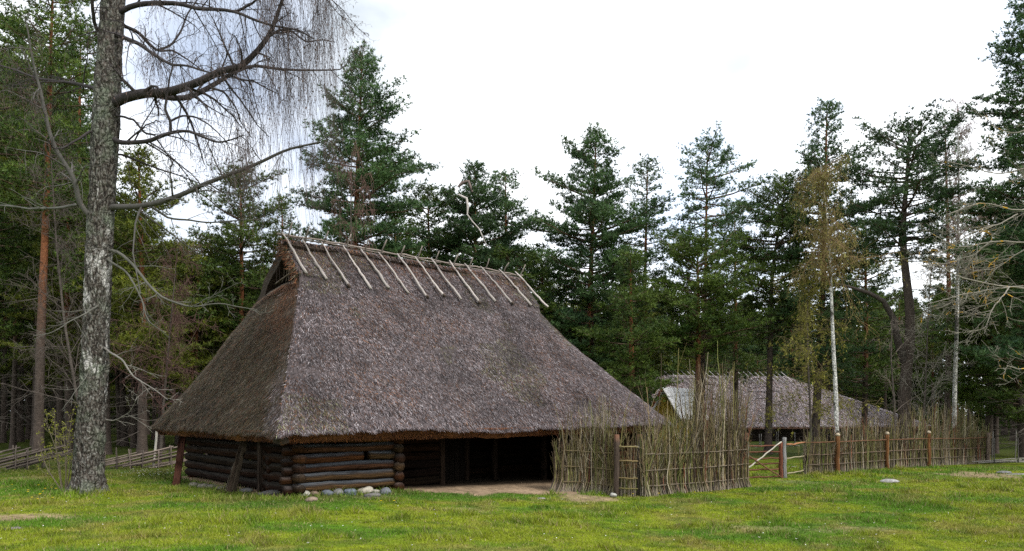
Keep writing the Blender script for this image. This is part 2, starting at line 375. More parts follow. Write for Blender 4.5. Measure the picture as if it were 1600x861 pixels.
# loose reed ends standing out of the surface
def straws(mb, fn, n, up, along, count, kind, wfun=None, lo=.10, hi=.2, ulim=(0, 1)):
    u = ulim[0]+(ulim[1]-ulim[0])*RNG.random(count); w = RNG.random(count)
    # thin out where the patch narrows
    k = RNG.random(count) < 1-.5*u; u = u[k]; w = w[k]; count = len(u)
    P = fn(u, w); P = P+n*(roof_noise(P)[..., None]-.004)
    P[..., 2] += eave_wave(P, np.clip(1-u*12, 0, 1))
    an = RNG.normal(0, .42, count); L = lo+(hi-lo)*RNG.random(count); lift = .05+.22*RNG.random(count)
    D = -up*np.cos(an)[:, None]+along*np.sin(an)[:, None]; D = norm(D+n*lift[:, None])
    Wv = norm(np.cross(D, n))*(.0045+.006*RNG.random(count))[:, None]
    ka = kind(u, w, P) if callable(kind) else thatch_cols(count, kind)
    B2 = P+D*L[:, None]
    mb.tris(P-Wv, P+Wv, B2+Wv*.4, ka)
def front_kind(u, w, P):
    c = thatch_cols(len(u), 'grey'); r = thatch_cols(len(u), 'red')
    k = (RNG.random(len(u)) < .5*sstep(.80, .97, u)*vnoise(P*1.2, 71)+.10*(fbm(P*.8, 72) > .55))[:, None]
    moss = (fbm(P*.7, 79, 3) > .60)&(RNG.random(len(u)) < .35)
    c = np.where(k, r, c); c = np.where(moss[:, None], c*np.array([.75, .85, .45]), c)
    damp = 1-.28*sstep(.46, .66, fbm(P*np.array([1.4, 1.4, .35]), 78, 3))
    return c*(.55+.95*fbm(P*1.0, 73, 3))[:, None]*damp[:, None]
def side_kind(u, w, P):
    c = thatch_cols(len(u), 'brown'); r = thatch_cols(len(u), 'red'); g = thatch_cols(len(u), 'grey')
    pr = sstep(.45, .02, w+.35*(vnoise(P*1.3, 74)-.5))*sstep(.4, .8, u)
    pg = sstep(.12, .0, w)*sstep(.6, .2, u)+.25*sstep(.55, .3, w)*sstep(.8, 1, u)
    hipd = 1-.45*sstep(.35, .05, w)*sstep(.9, .3, u)
    x = RNG.random(len(u))
    return np.where((x < pr*.8)[:, None], r, np.where((x > 1-pg*.8)[:, None], g, c))*(.7+.6*fbm(P*1.1, 75, 2))[:, None]
mb = MB()
straws(mb, lambda u, w: patch_front(u, w), NF, UF, F3, 240000, front_kind, lo=.08, hi=.17)
straws(mb, lambda u, w: patch_side(u, w), NL, UL, L3, 95000, side_kind)
straws(mb, lambda u, w: patch_side(u, w, True), NR, UR, L3, 6000, 'grey')
straws(mb, lambda u, w: patch_front(u, w, True), NBk, UB, F3, 14000, 'brown')
straws(mb, lambda u, w: patch_front(u, w), NF, UF, F3, 9000, lambda u, w, P: thatch_cols(len(u), 'grey'), lo=.08, hi=.17, ulim=(0, .012))
straws(mb, lambda u, w: patch_side(u, w), NL, UL, L3, 5000, lambda u, w, P: thatch_cols(len(u), 'brown'), lo=.08, hi=.17, ulim=(0, .02))
# orange butts of the cut eave
n_ = 16000; w = .02+.96*RNG.random(n_); P0 = patch_front(0*w, w); k = RNG.random(n_)[:, None]
P = P0+L3*.16*k+np.array([0, 0, -.21])*k+np.array([0, 0, -.01]); D = norm(np.array([0, 0, -1.])-L3*.75+RNG.normal(0, .3, (n_, 3)))
Wv = norm(np.cross(D, L3))*.006; mb.tris(P-Wv, P+Wv, P+D*(.02+.05*RNG.random((n_, 1))), thatch_cols(n_, 'orange'))
n_ = 8000; w = .03+.94*RNG.random(n_); P0 = patch_side(0*w, w); k = RNG.random(n_)[:, None]
P = P0+F3*.16*k+np.array([0, 0, -.21])*k; D = norm(np.array([0, 0, -1.])-F3*.75+RNG.normal(0, .3, (n_, 3)))
Wv = norm(np.cross(D, F3))*.006; mb.tris(P-Wv, P+Wv, P+D*(.02+.05*RNG.random((n_, 1))), thatch_cols(n_, 'orange')*.7)
# ridge covering tufts, and long straws hanging round the gablet
n_ = 5000; t = TL-.05+(TR-TL+.1)*RNG.random(n_); P = bp(t, RW/2+RNG.normal(0, .08, n_), ZR-.02-.05*RNG.random(n_))
sg = np.where(RNG.random(n_) < .65, -1, 1)[:, None]; D = norm(sg*L3*.75+np.array([0, 0, -.7])+F3*RNG.normal(0, .35, (n_, 1))+np.array([0, 0, .25]))
Wv = norm(np.cross(D, np.array([0, .2, 1.])))*.008; c_ = thatch_cols(n_, 'grey'); c2 = thatch_cols(n_, 'red'); c_ = np.where(RNG.random((n_, 1)) < .4, c2, c_)
mb.tris(P-Wv, P+Wv, P+D*(.12+.22*RNG.random((n_, 1))), c_)
n_ = 1500; u = UG+(1-UG)*RNG.random(n_); bk = RNG.random(n_) < .5; sv = np.where(bk, RW-u*RW/2, u*RW/2)
dep = RNG.random(n_)*.26
P = bp(TL+RNG.normal(0, .05, n_), sv, ZE+(ZR-ZE)*u-dep); D = norm(-F3*(.3+.5*RNG.random((n_, 1)))+np.array([0, 0, -1.])*RNG.random((n_, 1))+L3*RNG.normal(0, .35, (n_, 1)))
Wv = norm(np.cross(D, L3))*.008; c_ = np.where(RNG.random((n_, 1)) < .5, thatch_cols(n_, 'red'), thatch_cols(n_, 'brown'))
mb.tris(P-Wv, P+Wv, P+D*(.06+.14*RNG.random((n_, 1))), c_)
n_ = 5200; w = RNG.random(n_); P = patch_side(np.ones(n_), w)+np.array([0, 0, .02])-np.array([0, 0, .2])*RNG.random((n_, 1)); D = norm(-UL+L3*RNG.normal(0, .5, (n_, 1))+NL*.4); Wv = norm(np.cross(D, NL))*.009
mb.tris(P-Wv, P+Wv, P+D*(.1+.25*RNG.random((n_, 1))), thatch_cols(n_, 'red'))
st = mb.build('straw', M['thatch'], thatch); st['kind'] = 'stuff'; st.matrix_parent_inverse.identity()
st.data.transform(__import__('mathutils').Matrix.Translation([-a for a in barn.location]))

# gablet: near-black sheet behind the opening, painting the shade of the hole
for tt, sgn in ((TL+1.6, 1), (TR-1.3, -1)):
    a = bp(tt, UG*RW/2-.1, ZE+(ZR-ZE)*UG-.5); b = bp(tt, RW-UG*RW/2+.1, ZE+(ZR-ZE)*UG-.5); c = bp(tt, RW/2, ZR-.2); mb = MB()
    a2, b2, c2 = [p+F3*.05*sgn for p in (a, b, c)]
    mb.add(np.array([a, b, c, a2, b2, c2]), [[0, 1, 2], [3, 5, 4]], (.006, .004, .003)); mb.build('gablet_shade', M['log'], barn)
# twiggy poles in the left gablet
mb = MB()
for i in range(7):
    y0 = RW/2+(-.55+.18*i); a = bp(TL+.12, y0, ZE+(ZR-ZE)*UG-.05); b = bp(TL+.10, RW/2+(y0-RW/2)*.2, ZR-.35-abs(y0-RW/2)*.2)
    pts = np.linspace(a, b, 6)+RNG.normal(0, .015, (6, 3)); mb.tubes(pts, np.full(6, .014), 5, (.10, .08, .06))
a = bp(TL-.08, UG*RW/2-.05, ZE+(ZR-ZE)*UG+.10); b = bp(TL-.1, RW/2+.3, ZE+(ZR-ZE)*UG-.12)
mb.tubes(np.linspace(a, b, 8)+RNG.normal(0, .01, (8, 3)), np.full(8, .018), 6, (.12, .095, .075), cap=True)
mb.build('gablet_lattice', M['pole'], barn)

# ridge poles
def on_front(px, py, off=.07):
    d_ = ray(px, py); o = np.array([0, 0, EYE]); p0 = bp(0, 0, ZE)+NF*off
    k = np.dot(p0-o, NF)/np.dot(d_, NF); return o+d_*k
RP = [((441, 362), (479, 427)), ((472, 374), (510, 436)), ((502, 379), (546, 448)), ((536, 383), (579, 451)), ((564, 388), (607, 450)), ((591, 393), (639, 458)), ((621, 396), (669, 465)), ((648, 401), (694, 463)),
      ((674, 405), (721, 468)), ((702, 407), (749, 473)), ((726, 411), (774, 471)), ((751, 416), (801, 475)), ((780, 420), (830, 477)), ((805, 424), (856, 480))]
RC = bp(0, RW/2, 0)
for i, (a, b) in enumerate(RP):
    A = on_front(*a, off=.09); B = on_front(*b, off=.06); n_ = 12; k = np.linspace(0, 1, n_)[:, None]
    pts = A*(1-k)+B*k+RNG.normal(0, .007, (n_, 3))+NF*.012*np.sin(k*PI*2+i)
    rr = np.linspace(.020, .037, n_)*(.85+.3*random.random())*(1+.12*RNG.normal(0, 1, n_)*.6)
    rr[0] *= .6
    g = .8+.5*random.random(); mb = MB(); mb.tubes(pts, rr, 8, np.array([.30, .27, .25])*g, cap=True)
    # stub of a cut branch at the foot of some poles
    if i in (2, 6, 7, 9, 11):
        q = pts[-1]; mb.tubes(np.array([q-UF*.02, q-F3*.03+NF*.05, q-F3*.06+NF*.07]), np.array([.05, .04, .03]), 6, (.08, .06, .05), cap=True)
    mb.build('ridge_pole', M['pole'], barn, smooth=True)
    # partner on the back slope, only its tip shows above the ridge
    top = A; tt, ss = to_ts(A[0], A[1]); tt += .12+.05*random.random()
    zc = ZR+.22+.10*random.random()
    up = norm(UB*np.array([1, 1, 1])); crest = bp(tt, RW/2, ZR+.10)
    P1 = crest+up*(.26+.16*random.random()); P2 = crest-up*1.15
    kk = np.linspace(0, 1, 8)[:, None]; pts = P1*(1-kk)+P2*kk+RNG.normal(0, .008, (8, 3))
    mb = MB(); mb.tubes(pts, np.linspace(.016, .03, 8), 7, np.array([.20, .17, .15])*g, cap=True); mb.build('ridge_pole', M['pole'], barn, smooth=True)
for dz, ds, r_ in ((.115, .05, .022), (.09, .13, .018)):
    kk = np.linspace(0, 1, 30); pts = bp(TL-.15+(TR-TL+.25)*kk, RW/2+ds, ZR+dz)+RNG.normal(0, .012, (30, 3))
    mb = MB(); mb.tubes(pts, np.full(30, r_), 6, (.20, .165, .145), cap=True); mb.build('ridge_rail', M['pole'], barn, smooth=True)

# log walls
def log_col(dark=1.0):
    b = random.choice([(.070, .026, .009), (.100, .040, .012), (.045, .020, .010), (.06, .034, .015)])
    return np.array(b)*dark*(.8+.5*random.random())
def log_run(mb, p, q, z0, rows, dh=.2, dark=1.0, over=0.0, grey=.5, dz=None, breaks={}):
    p = np.array(p, float); q = np.array(q, float); dr = norm(q-p)
    for i in range(rows):
        z = z0+dh*(i+.5); ov = over*(.7+.6*random.random())
        a = p-dr*ov; b = q+dr*ov; n_ = max(8, int(np.linalg.norm(b-a)*7)); k = np.linspace(0, 1, n_)
        base = a+(b-a)*k[:, None]
        segs = [(0, n_)]
        if i in breaks: m_ = int(n_*breaks[i]); segs = [(0, m_), (m_, n_)]
        wob = .010*np.sin(k*6+random.random()*9)+.004*np.sin(k*23+random.random()*9)
        for (s0, s1) in segs:
            kk = slice(s0, s1); nn = s1-s0
            if nn < 3: continue
            P = np.concatenate([base[kk], (z+wob[kk])[:, None]], 1)
            R = dh*.5*(.97+.05*np.sin(k[kk]*5+i*2.1)+.03*RNG.normal(0, 1, nn))
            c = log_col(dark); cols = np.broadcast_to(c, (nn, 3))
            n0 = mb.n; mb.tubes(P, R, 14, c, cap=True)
            # weathered grey upper flank
            V = mb.v[-3] if False else None
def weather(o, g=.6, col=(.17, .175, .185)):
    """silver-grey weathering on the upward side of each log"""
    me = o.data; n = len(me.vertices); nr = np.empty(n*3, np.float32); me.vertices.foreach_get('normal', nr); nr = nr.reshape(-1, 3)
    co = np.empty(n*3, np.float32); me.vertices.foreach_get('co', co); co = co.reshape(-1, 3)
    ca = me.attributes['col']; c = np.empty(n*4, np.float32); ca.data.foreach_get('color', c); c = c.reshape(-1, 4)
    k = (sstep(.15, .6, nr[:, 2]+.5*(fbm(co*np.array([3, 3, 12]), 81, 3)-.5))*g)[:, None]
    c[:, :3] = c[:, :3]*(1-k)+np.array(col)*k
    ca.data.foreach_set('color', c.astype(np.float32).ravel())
def w2(t, s): return bp(t, s, 0)[..., :2]
tC = t_at(612, .7)
Z0 = .06
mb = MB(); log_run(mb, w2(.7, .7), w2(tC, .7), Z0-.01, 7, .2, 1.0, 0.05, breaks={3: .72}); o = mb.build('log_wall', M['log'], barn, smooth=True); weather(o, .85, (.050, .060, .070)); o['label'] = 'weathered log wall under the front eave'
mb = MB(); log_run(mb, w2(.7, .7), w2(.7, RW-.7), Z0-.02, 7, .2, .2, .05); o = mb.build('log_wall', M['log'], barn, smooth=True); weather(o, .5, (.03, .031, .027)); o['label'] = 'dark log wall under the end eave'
mb = MB(); log_run(mb, w2(tC, 1.35), w2(t_at(688, 1.35), 1.35), Z0-.12, 8, .2, .11, .0)  # recess logs: shade under the eave put into their colour
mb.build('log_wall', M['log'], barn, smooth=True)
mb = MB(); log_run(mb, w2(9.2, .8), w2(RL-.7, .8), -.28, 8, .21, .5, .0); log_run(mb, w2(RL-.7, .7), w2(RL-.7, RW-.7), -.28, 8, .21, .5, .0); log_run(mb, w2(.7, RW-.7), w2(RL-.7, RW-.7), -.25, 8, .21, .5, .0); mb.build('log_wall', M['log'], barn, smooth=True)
mb = MB(); log_run(mb, w2(t_at(688, 1.35), 2.6), w2(9.4, 2.6), -.28, 8, .22, .06, .0); log_run(mb, w2(9.3, .8), w2(9.3, 2.6), -.28, 8, .22, .06, .0); mb.build('porch_wall', M['log'], barn, smooth=True)  # porch logs darkened further, painting the shade of the opening
mb = MB(); mb.box(np.concatenate([bp([.95, RL-.95, RL-.95, .95], [2.95, 2.95, 2.85, 2.85], -.4), bp([.95, RL-.95, RL-.95, .95], [2.95, 2.95, 2.85, 2.85], 1.9)]), (.012, .008, .006)); mb.build('light_stop', M['log'], barn)  # backing added to stop light streaking through the log gaps
# stacks of projecting log ends at the corners
def stack(t, s, dt, ds, z0, rows, r, dark, dh=.2, name='corner_joint'):
    mb = MB()
    for i in range(rows):
        z = z0+dh*(i+.5); ln_ = .9+.3*random.random()
        a = bp(t, s, z); b = bp(t+dt*ln_, s+ds*ln_, z); jit = RNG.normal(0, .012, 3)
        k = np.linspace(0, 1, 5)[:, None]; P = a*(1-k)+b*k+jit
        mb.tubes(P, np.full(5, r)*(.9+.25*random.random()), 10, log_col(dark), cap=True)
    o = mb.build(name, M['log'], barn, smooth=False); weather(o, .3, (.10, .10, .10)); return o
stack(.72, .75, 0, -.33, .05, 6, .092, .45); stack(.75, .72, -.3, 0, .0, 6, .09, .35)
stack(tC+.10, 1.0, 0, -.46, -.06, 6, .105, .5, .21); stack(1.0, 1.75, -.38, 0, -.02, 6, .09, .25)
# foot boulder-block under the corner stack
# porch posts, door and beam, coloured near black to paint the interior shade
def beam(name, p, q, w, h, col, mt=M['log'], parent=barn, rough=.006):
    p = np.array(p, float); q = np.array(q, float); d_ = norm(q-p); up = np.array([0, 0, 1.]) if abs(d_[2]) < .8 else np.array([*LF, 0])
    a = norm(np.cross(d_, up)); b = np.cross(a, d_); n_ = max(2, int(np.linalg.norm(q-p)/.15)+2)
    mb = MB(); k = np.linspace(0, 1, n_); ring = []
    for kk in k:
        c = p+(q-p)*kk; ring.append([c+a*w/2*x+b*h/2*y_+RNG.normal(0, rough, 3) for x, y_ in ((-1, -1), (-.9, -1.02), (.9, -1.02), (1, -1), (1, 1), (.9, 1.02), (-.9, 1.02), (-1, 1))])
    R = np.array(ring); n8 = 8; i = np.arange(n_-1)[:, None]; j = np.arange(n8)[None]; j2 = (j+1) % n8
    f = np.stack([i*n8+j, (i+1)*n8+j, (i+1)*n8+j2, i*n8+j2], -1).reshape(-1, 4)
    al = np.repeat(k*np.linalg.norm(q-p), n8); tc = np.stack([al, np.tile(np.arange(n8)/n8, n_), np.full(n_*n8, random.random())], -1)
    mb.add(R.reshape(-1, 3), f, col, tc)
    for e, fl in ((0, 0), (n_-1, 1)):
        idx = [e*n8+j_ for j_ in range(n8)]; v = R[e]; c = v.mean(0)
        mb.add(np.concatenate([v, [c]]), [[8, (j_+1) % 8, j_] if fl else [8, j_, (j_+1) % 8] for j_ in range(8)], np.array(col)*1.2)
    return mb.build(name, mt, parent) if parent is not False else mb
dk = (.009, .0055, .0035)
for px_, s_ in ((690, 1.3), (729, 2.2), (773, 2.0), (850, 1.6)):
    t_ = t_at(px_, s_); beam('door_post', bp(t_, s_, -.35), bp(t_, s_, 1.9), .13 if px_ < 800 else .1, .12, np.array(dk)*1.5)
mb = MB()
t0_, t1_ = t_at(693, 2.2), t_at(727, 2.2)
for i in range(4):
    a = t0_+(t1_-t0_)*i/4+.01; b = t0_+(t1_-t0_)*(i+1)/4-.01
    mb.box(np.concatenate([bp([a, b, b, a], [2.24, 2.24, 2.2, 2.2], -.2), bp([a, b, b, a], [2.24, 2.24, 2.2, 2.2], 1.6)]), np.array([.007, .005, .0035])*(.8+.4*random.random()))
mb.build('plank_door', M['log'], barn)
beam('wall_plate', bp(.5, .78, 1.52), bp(RL-.5, .78, 1.52), .2, .2, dk)
beam('wall_plate', bp(.78, .9, 1.53), bp(.78, RW-.5, 1.53), .2, .2, dk)
mb = MB(); mb.add(bp([.8, RL-.8, RL-.8, .8], [.9, .9, RW-.9, RW-.9], 1.95), [[0, 1, 2, 3]], (.03, .02, .015)); mb.build('loft_floor', M['log'], barn)

# stones
def stone(name, p, size, col, label, seed, rz=0, group=None, cat='stone', flat=.0):
    o = thing(name, p, label, cat, group) if False else None
    n_, m_ = 14, 20; th = np.linspace(0, PI, n_)[:, None]; ph = np.linspace(0, 2*PI, m_+1)[None, :]
    D = np.stack([np.sin(th)*np.cos(ph), np.sin(th)*np.sin(ph), np.cos(th)*np.ones_like(ph)], -1)
    D[:, -1] = D[:, 0]
    D = np.sign(D)*np.abs(D)**(1-flat)
    r = .78+.45*fbm(D*1.3+seed*3.7, seed, 3)
    V = D*r[..., None]*np.array(size)/2; c_, s_ = math.cos(rz), math.sin(rz)
    V = np.stack([V[..., 0]*c_-V[..., 1]*s_, V[..., 0]*s_+V[..., 1]*c_, V[..., 2]], -1)
    mb = MB(); mb.grid(V, np.array(col)*.5, flip=True); o = mb.build(name, M['stone'], smooth=True)
    o.location = [float(a) for a in p]; tag(o, label, cat, group); return o
def gp(px, py, up=0.):
    Y_ = 15.
    for _ in range(30): Y_ = (EYE-float(ground_z((px-800)/F*Y_, Y_)))*F/(py-HOR)
    return np.array([(px-800)/F*Y_, Y_, float(ground_z((px-800)/F*Y_, Y_))+up])
rzf = math.atan2(FR[1], FR[0])
SG = 'foundation stones along the barn wall'
for (px_, py_, w_, h_, col, lab) in (
    (476, 775, .24, .16, (.50, .48, .42), 'rounded white stone nearest the barn corner post'),
    (491, 774, .22, .13, (.26, .18, .14), 'small reddish stone beside the white one below the wall'),
    (487, 783, .24, .12, (.30, .23, .17), 'tan stone half buried in grass before the wall'),
    (511, 774, .26, .17, (.16, .18, .21), 'blue grey stone, leftmost of the bluish ones under the front logs'),
    (529, 773, .24, .18, (.22, .22, .21), 'grey angular stone between two blue ones below the front logs'),
    (547, 773, .26, .18, (.18, .21, .26), 'smooth blue stone left of the tilted pale slab'),
    (570, 770, .36, .16, (.48, .44, .36), 'pale tilted rectangular slab among the stones below the wall'),
    (586, 770, .16, .10, (.46, .43, .37), 'small pale block right of the tilted slab'),
    (582, 776, .34, .10, (.20, .19, .18), 'flat dark grey stone in front of the small pale block'),
    (603, 772, .26, .20, (.20, .21, .23), 'domed grey stone beside the log end stack')):
    p = gp(px_, py_, h_*.2); o = stone('fieldstone', p, (w_, .22, h_), col, lab, px_ % 37, rzf, SG, flat=.35 if 'slab' in lab or 'block' in lab else .0)
    if 'tilted' in lab and 'pale tilted' in lab: o.rotation_euler = (0, -.28, 0)
k = 0
for (px_, py_, w_, lab) in ((303, 760, .3, 'brownish footing stone furthest left under the dark end wall'), (318, 762, .26, 'round footing stone second from the left under the end wall'), (332, 763, .34, 'flat footing stone in the middle under the dark end wall'), (346, 766, .3, 'footing stone left of the leaning plank bundle'),
                          (385, 769, .4, 'long dark footing stone right of the leaning plank bundle'), (421, 764, .42, 'pale squared grey block under the short end logs'), (423, 773, .5, 'flat thin stone lying in grass before the squared block')):
    k += 1; p = gp(px_, py_, .03); stone('fieldstone', p, (w_, .26, .2 if px_ == 421 else .13), (.20, .185, .15) if k < 5 else (.16, .155, .15), lab, k+50, rzf+PI/2 if px_ < 400 else rzf, SG, flat=.4 if px_ == 421 else 0.)
stone('fieldstone', gp(958, 777, .05), (.17, .15, .12), (.48, .47, .43), 'rounded pale stone at the foot of the wattle door', 91)
stone('fieldstone', gp(1390, 753, .01), (.55, .4, .16), (.42, .41, .39), 'low pale rock lying alone in the right lawn', 93, .2)
stone('fieldstone', gp(1568, 739, .01), (.55, .4, .13), (.24, .24, .24), 'grey flat rock on the path at the far right', 95, .4)
stone('fieldstone', gp(1592, 741, -.02), (.9, .4, .10), (.26, .25, .24), 'long low rock ridge at the right edge of the lawn', 97, .1)
stone('fieldstone', gp(20, 826, -.01), (.3, .2, .07), (.24, .21, .2), 'flat stone in the bare patch at lower left', 98, .1)
stone('fieldstone', gp(846, 779, 0), (.2, .12, .05), (.3, .28, .27), 'small flat stone at the dirt strip before the doorway', 99, .1)

# leaning planks
def plank_thing(label, items):
    a0 = items[0][0]; t_ = thing('leaning_plank', a0, label, 'plank')
    for (a, b, w_, h_, c_) in items: beam('plank', a, b, w_, h_, c_, parent=t_)
wl = lambda px: None
def wall_side_pt(px, z):   # point on the end wall (t=.5)
    r = (px-800)/F; a = E0+.55*FR; s_ = (r*a[1]-a[0])/(LF[0]-r*LF[1]); return bp(.5, s_, z)
plank_thing('reddish brown plank leaning on the far end of the dark log wall', [(gp(275, 759), wall_side_pt(291, 1.35), .16, .05, (.04, .016, .010))])
plank_thing('bundle of dark planks leaning on the middle of the dark end wall', [
    (gp(357, 770), wall_side_pt(386, 1.2), .10, .04, (.05, .036, .025)), (gp(364, 770), wall_side_pt(389, 1.15), .09, .04, (.04, .03, .02)), (gp(352, 768), wall_side_pt(382, 1.0), .05, .04, (.09, .075, .055))])
p = gp(399, 771); beam('wall_post', p+np.array([0, .35, 0]), p+np.array([.02, .35, 1.35]), .15, .12, (.028, .02, .015))

# ------------------------------------------------------------------ wattle fences
def rods(mb, path, n, hfun, r0=.011, lean=.06, flare=.1, z_base=0, tone=1, fork=.5, jy=.05):
    """path (m,3) ground line; brushwood stood on end"""
    path = np.array(path); seg = np.linalg.norm(np.diff(path, axis=0), axis=1); cum = np.concatenate([[0], np.cumsum(seg)])
    f = np.sort(RNG.random(n))*cum[-1]
    x = np.interp(f, cum, path[:, 0]); y = np.interp(f, cum, path[:, 1]); z = np.interp(f, cum, path[:, 2])
    tx = np.gradient(path[:, :2], axis=0); 
    Tn = norm(np.stack([np.interp(f, cum, tx[:, 0]), np.interp(f, cum, tx[:, 1])], -1)); Nn = np.stack([-Tn[:, 1], Tn[:, 0]], -1)
    H = hfun(f/cum[-1])*(.55+.5*RNG.random(n)); K = 9; k = np.linspace(0, 1, K)
    zz = k[None, :]*H[:, None]
    off = flare*np.clip(1-zz/.32, 0, 1) + np.cumsum(RNG.normal(0, .014, (n, K)), 1)*np.clip(zz, .3, 2) + (RNG.normal(0, lean, n)[:, None])*np.clip(zz-.4, 0, 3)
    per = RNG.normal(0, jy, n)[:, None]+RNG.normal(0, .05, n)[:, None]*np.clip(zz-.5, 0, 3)+np.cumsum(RNG.normal(0, .008, (n, K)), 1)
    P = np.stack([x[:, None]+Tn[:, 0:1]*off+Nn[:, 0:1]*per, y[:, None]+Tn[:, 1:2]*off+Nn[:, 1:2]*per, z[:, None]+zz-.02+z_base], -1)
    R = (r0*(.7+.6*RNG.random(n)))[:, None]*(1-.68*k[None, :])
    pal = np.array([[.115, .100, .038], [.15, .112, .06], [.07, .052, .035], [.23, .195, .14], [.11, .118, .038], [.04, .028, .02], [.14, .055, .03]])*tone*1.15
    c = pal[RNG.choice(7, n, p=[.24, .2, .17, .12, .12, .11, .04])]*(.5+.8*RNG.random((n, 1)))
    cc = np.repeat(c[:, None], K, 1); but = np.clip(1-zz/.3, 0, 1)[..., None]*.55
    cc = cc*(1-but)+np.array([.27, .23, .195])*tone*but
    mb.tubes(P, R, 5, cc, cap=False)
    # side twigs
    nt = int(n*fork*3); i = RNG.integers(0, n, nt); kk = RNG.integers(3, K-1, nt); b = P[i, kk]
    L = (.15+.45*RNG.random(nt))*np.clip(H[i]/1.6, .3, 1.3); dr = norm(P[i, np.minimum(kk+1, K-1)]-P[i, kk]); sd = RNG.normal(0, .42, (nt, 3)); sd[:, 2] *= .3
    d_ = norm(dr+sd); q = np.linspace(0, 1, 4)[None, :, None]
    T = b[:, None]+d_[:, None]*L[:, None, None]*q+np.array([0, 0, .06])*q**2+np.cumsum(RNG.normal(0, .008, (nt, 4, 3)), 1)
    mb.tubes(T, (R[i, kk]*.6)[:, None]*(1-.6*q[..., 0]), 3, c[i])
def curve(pts, n=40, dz=0):
    P = np.array([gp(*p) for p in pts]); k = np.linspace(0, 1, len(P)); kk = np.linspace(0, 1, n)
    # smooth
    Q = np.stack([np.interp(kk, k, P[:, i]) for i in range(3)], -1)
    for _ in range(3): Q[1:-1] = (Q[:-2]+Q[1:-1]*2+Q[2:])/4
    Q[:, 2] = ground_z(Q[:, 0], Q[:, 1])+dz
    return Q
def rail_on(path, z, r, col, a=0, b=1, side=-.05, parent=None, name='rail'):
    n_ = len(path); i0, i1 = int(a*(n_-1)), int(b*(n_-1))+1; Q = path[i0:i1].copy()
    T_ = norm(np.gradient(Q[:, :2], axis=0)); Q[:, 0] += -T_[:, 1]*side; Q[:, 1] += T_[:, 0]*side; Q[:, 2] += z
    Q += RNG.normal(0, .005, Q.shape); mb = MB(); mb.tubes(Q, np.full(len(Q), r), 7, col, cap=True); return mb.build(name, M['pole'], parent, smooth=True)
def hgt(path_px): 
    xs_, hs_ = zip(*path_px); return lambda f: np.interp(f, xs_, hs_)

wf = thing('wattle_fence', gp(965, 773), 'near fence of upright brushwood rods with tall loose sprigs beside the barn', 'fence')
p1 = curve([(866, 768), (900, 768), (935, 771), (960, 774)]); p2 = curve([(1003, 776), (1060, 771), (1110, 767), (1166, 761)]); pd = curve([(968, 775), (980, 776), (994, 776)], 12)
# left panel
mb = MB()
rods(mb, p1, 230, hgt([(0, 1.25), (.25, 1.35), (1, 1.3)]), .016, .04, -.13)
rods(mb, p1, 140, hgt([(0, .8), (.3, 2.1), (1, 2.5)]), .013, .10, .0, fork=1.2)
rods(mb, p1, 80, hgt([(0, .5), (1, .5)]), .018, .25, -.1, fork=0, tone=1.1)
o = mb.build('brushwood', M['rod'], wf); o['kind'] = 'stuff'
mb = MB()
rods(mb, p2, 340, hgt([(0, 1.35), (1, 1.35)]), .016, .05, .15)
rods(mb, p2, 290, hgt([(0, 1.8), (.3, 2.0), (.42, 2.8), (.55, 3.15), (.8, 3.2), (.95, 3.1), (1, 2.2)]), .014, .16, .0, fork=1.8)
rods(mb, p2, 12, hgt([(0, 3.2), (.3, 3.9), (1, 3.9)]), .018, .10, .0, fork=1, tone=1.3)
rods(mb, p2, 130, hgt([(0, .5), (1, .5)]), .019, .25, .1, fork=0, tone=1.15)
o = mb.build('brushwood', M['rod'], wf); o['kind'] = 'stuff'
o['label'] = 'brushwood panel with the tallest loose sprigs'
mb = MB(); rods(mb, pd, 44, hgt([(0, 1.2), (1, 1.2)]), .010, .03, .0, fork=.1, tone=.8, jy=.02); rods(mb, pd+np.array([0, .15, 0]), 24, hgt([(0, 2.2), (1, 2.3)]), .009, .07, .0, fork=.8)
dr = mb.build('wattle_door', M['rod'], wf)
for z_, c_ in ((.20, (.10, .085, .03)), (.45, (.12, .09, .04)), (.86, (.15, .11, .05)), (1.20, (.16, .13, .06))):
    rr_ = rail_on(pd, z_, .018, c_, 0, 1, -.10, wf, 'door_rail')
for z_ in (.25, .63, 1.02):
    rail_on(p1, z_, .014, (.11, .085, .045), .1, 1, -.09, wf); rail_on(p2, z_+.0, .014, (.13, .105, .075), 0, 1, -.09, wf)
for px_, py_, h_, c_, r_ in ((963, 775, 1.48, (.06, .044, .034), .07), (998, 774, 1.50, (.085, .070, .056), .065), (1166, 760, 1.45, (.14, .13, .11), .05)):
    b = gp(px_, py_); n_ = 9; k = np.linspace(0, 1, n_)[:, None]; P = b+np.array([0, -.04, -.1])+np.array([random.uniform(-.02, .02), 0, h_+.1])*k+RNG.normal(0, .006, (n_, 3))
    mb = MB(); cc = np.repeat(np.array(c_)[None, None], n_, 1)*np.ones((1, n_, 1)); cc = cc.copy(); cc[0, -1:] = (.13, .065, .04)
    mb.tubes(P[None], np.full((1, n_), r_)*(1+.06*RNG.normal(0, 1, (1, n_))), 10, cc, cap=True); mb.build('post', M['log'], wf, smooth=True)
b = gp(998, 774, 1.17); mb = MB(); mb.tubes(np.array([b+[-.12, -.14, .05], b+[0, -.15, .0], b+[.12, -.1, -.06]]), np.array([.02, .025, .02]), 6, (.3, .25, .2), cap=True); mb.build('withy_loop', M['pole'], wf)

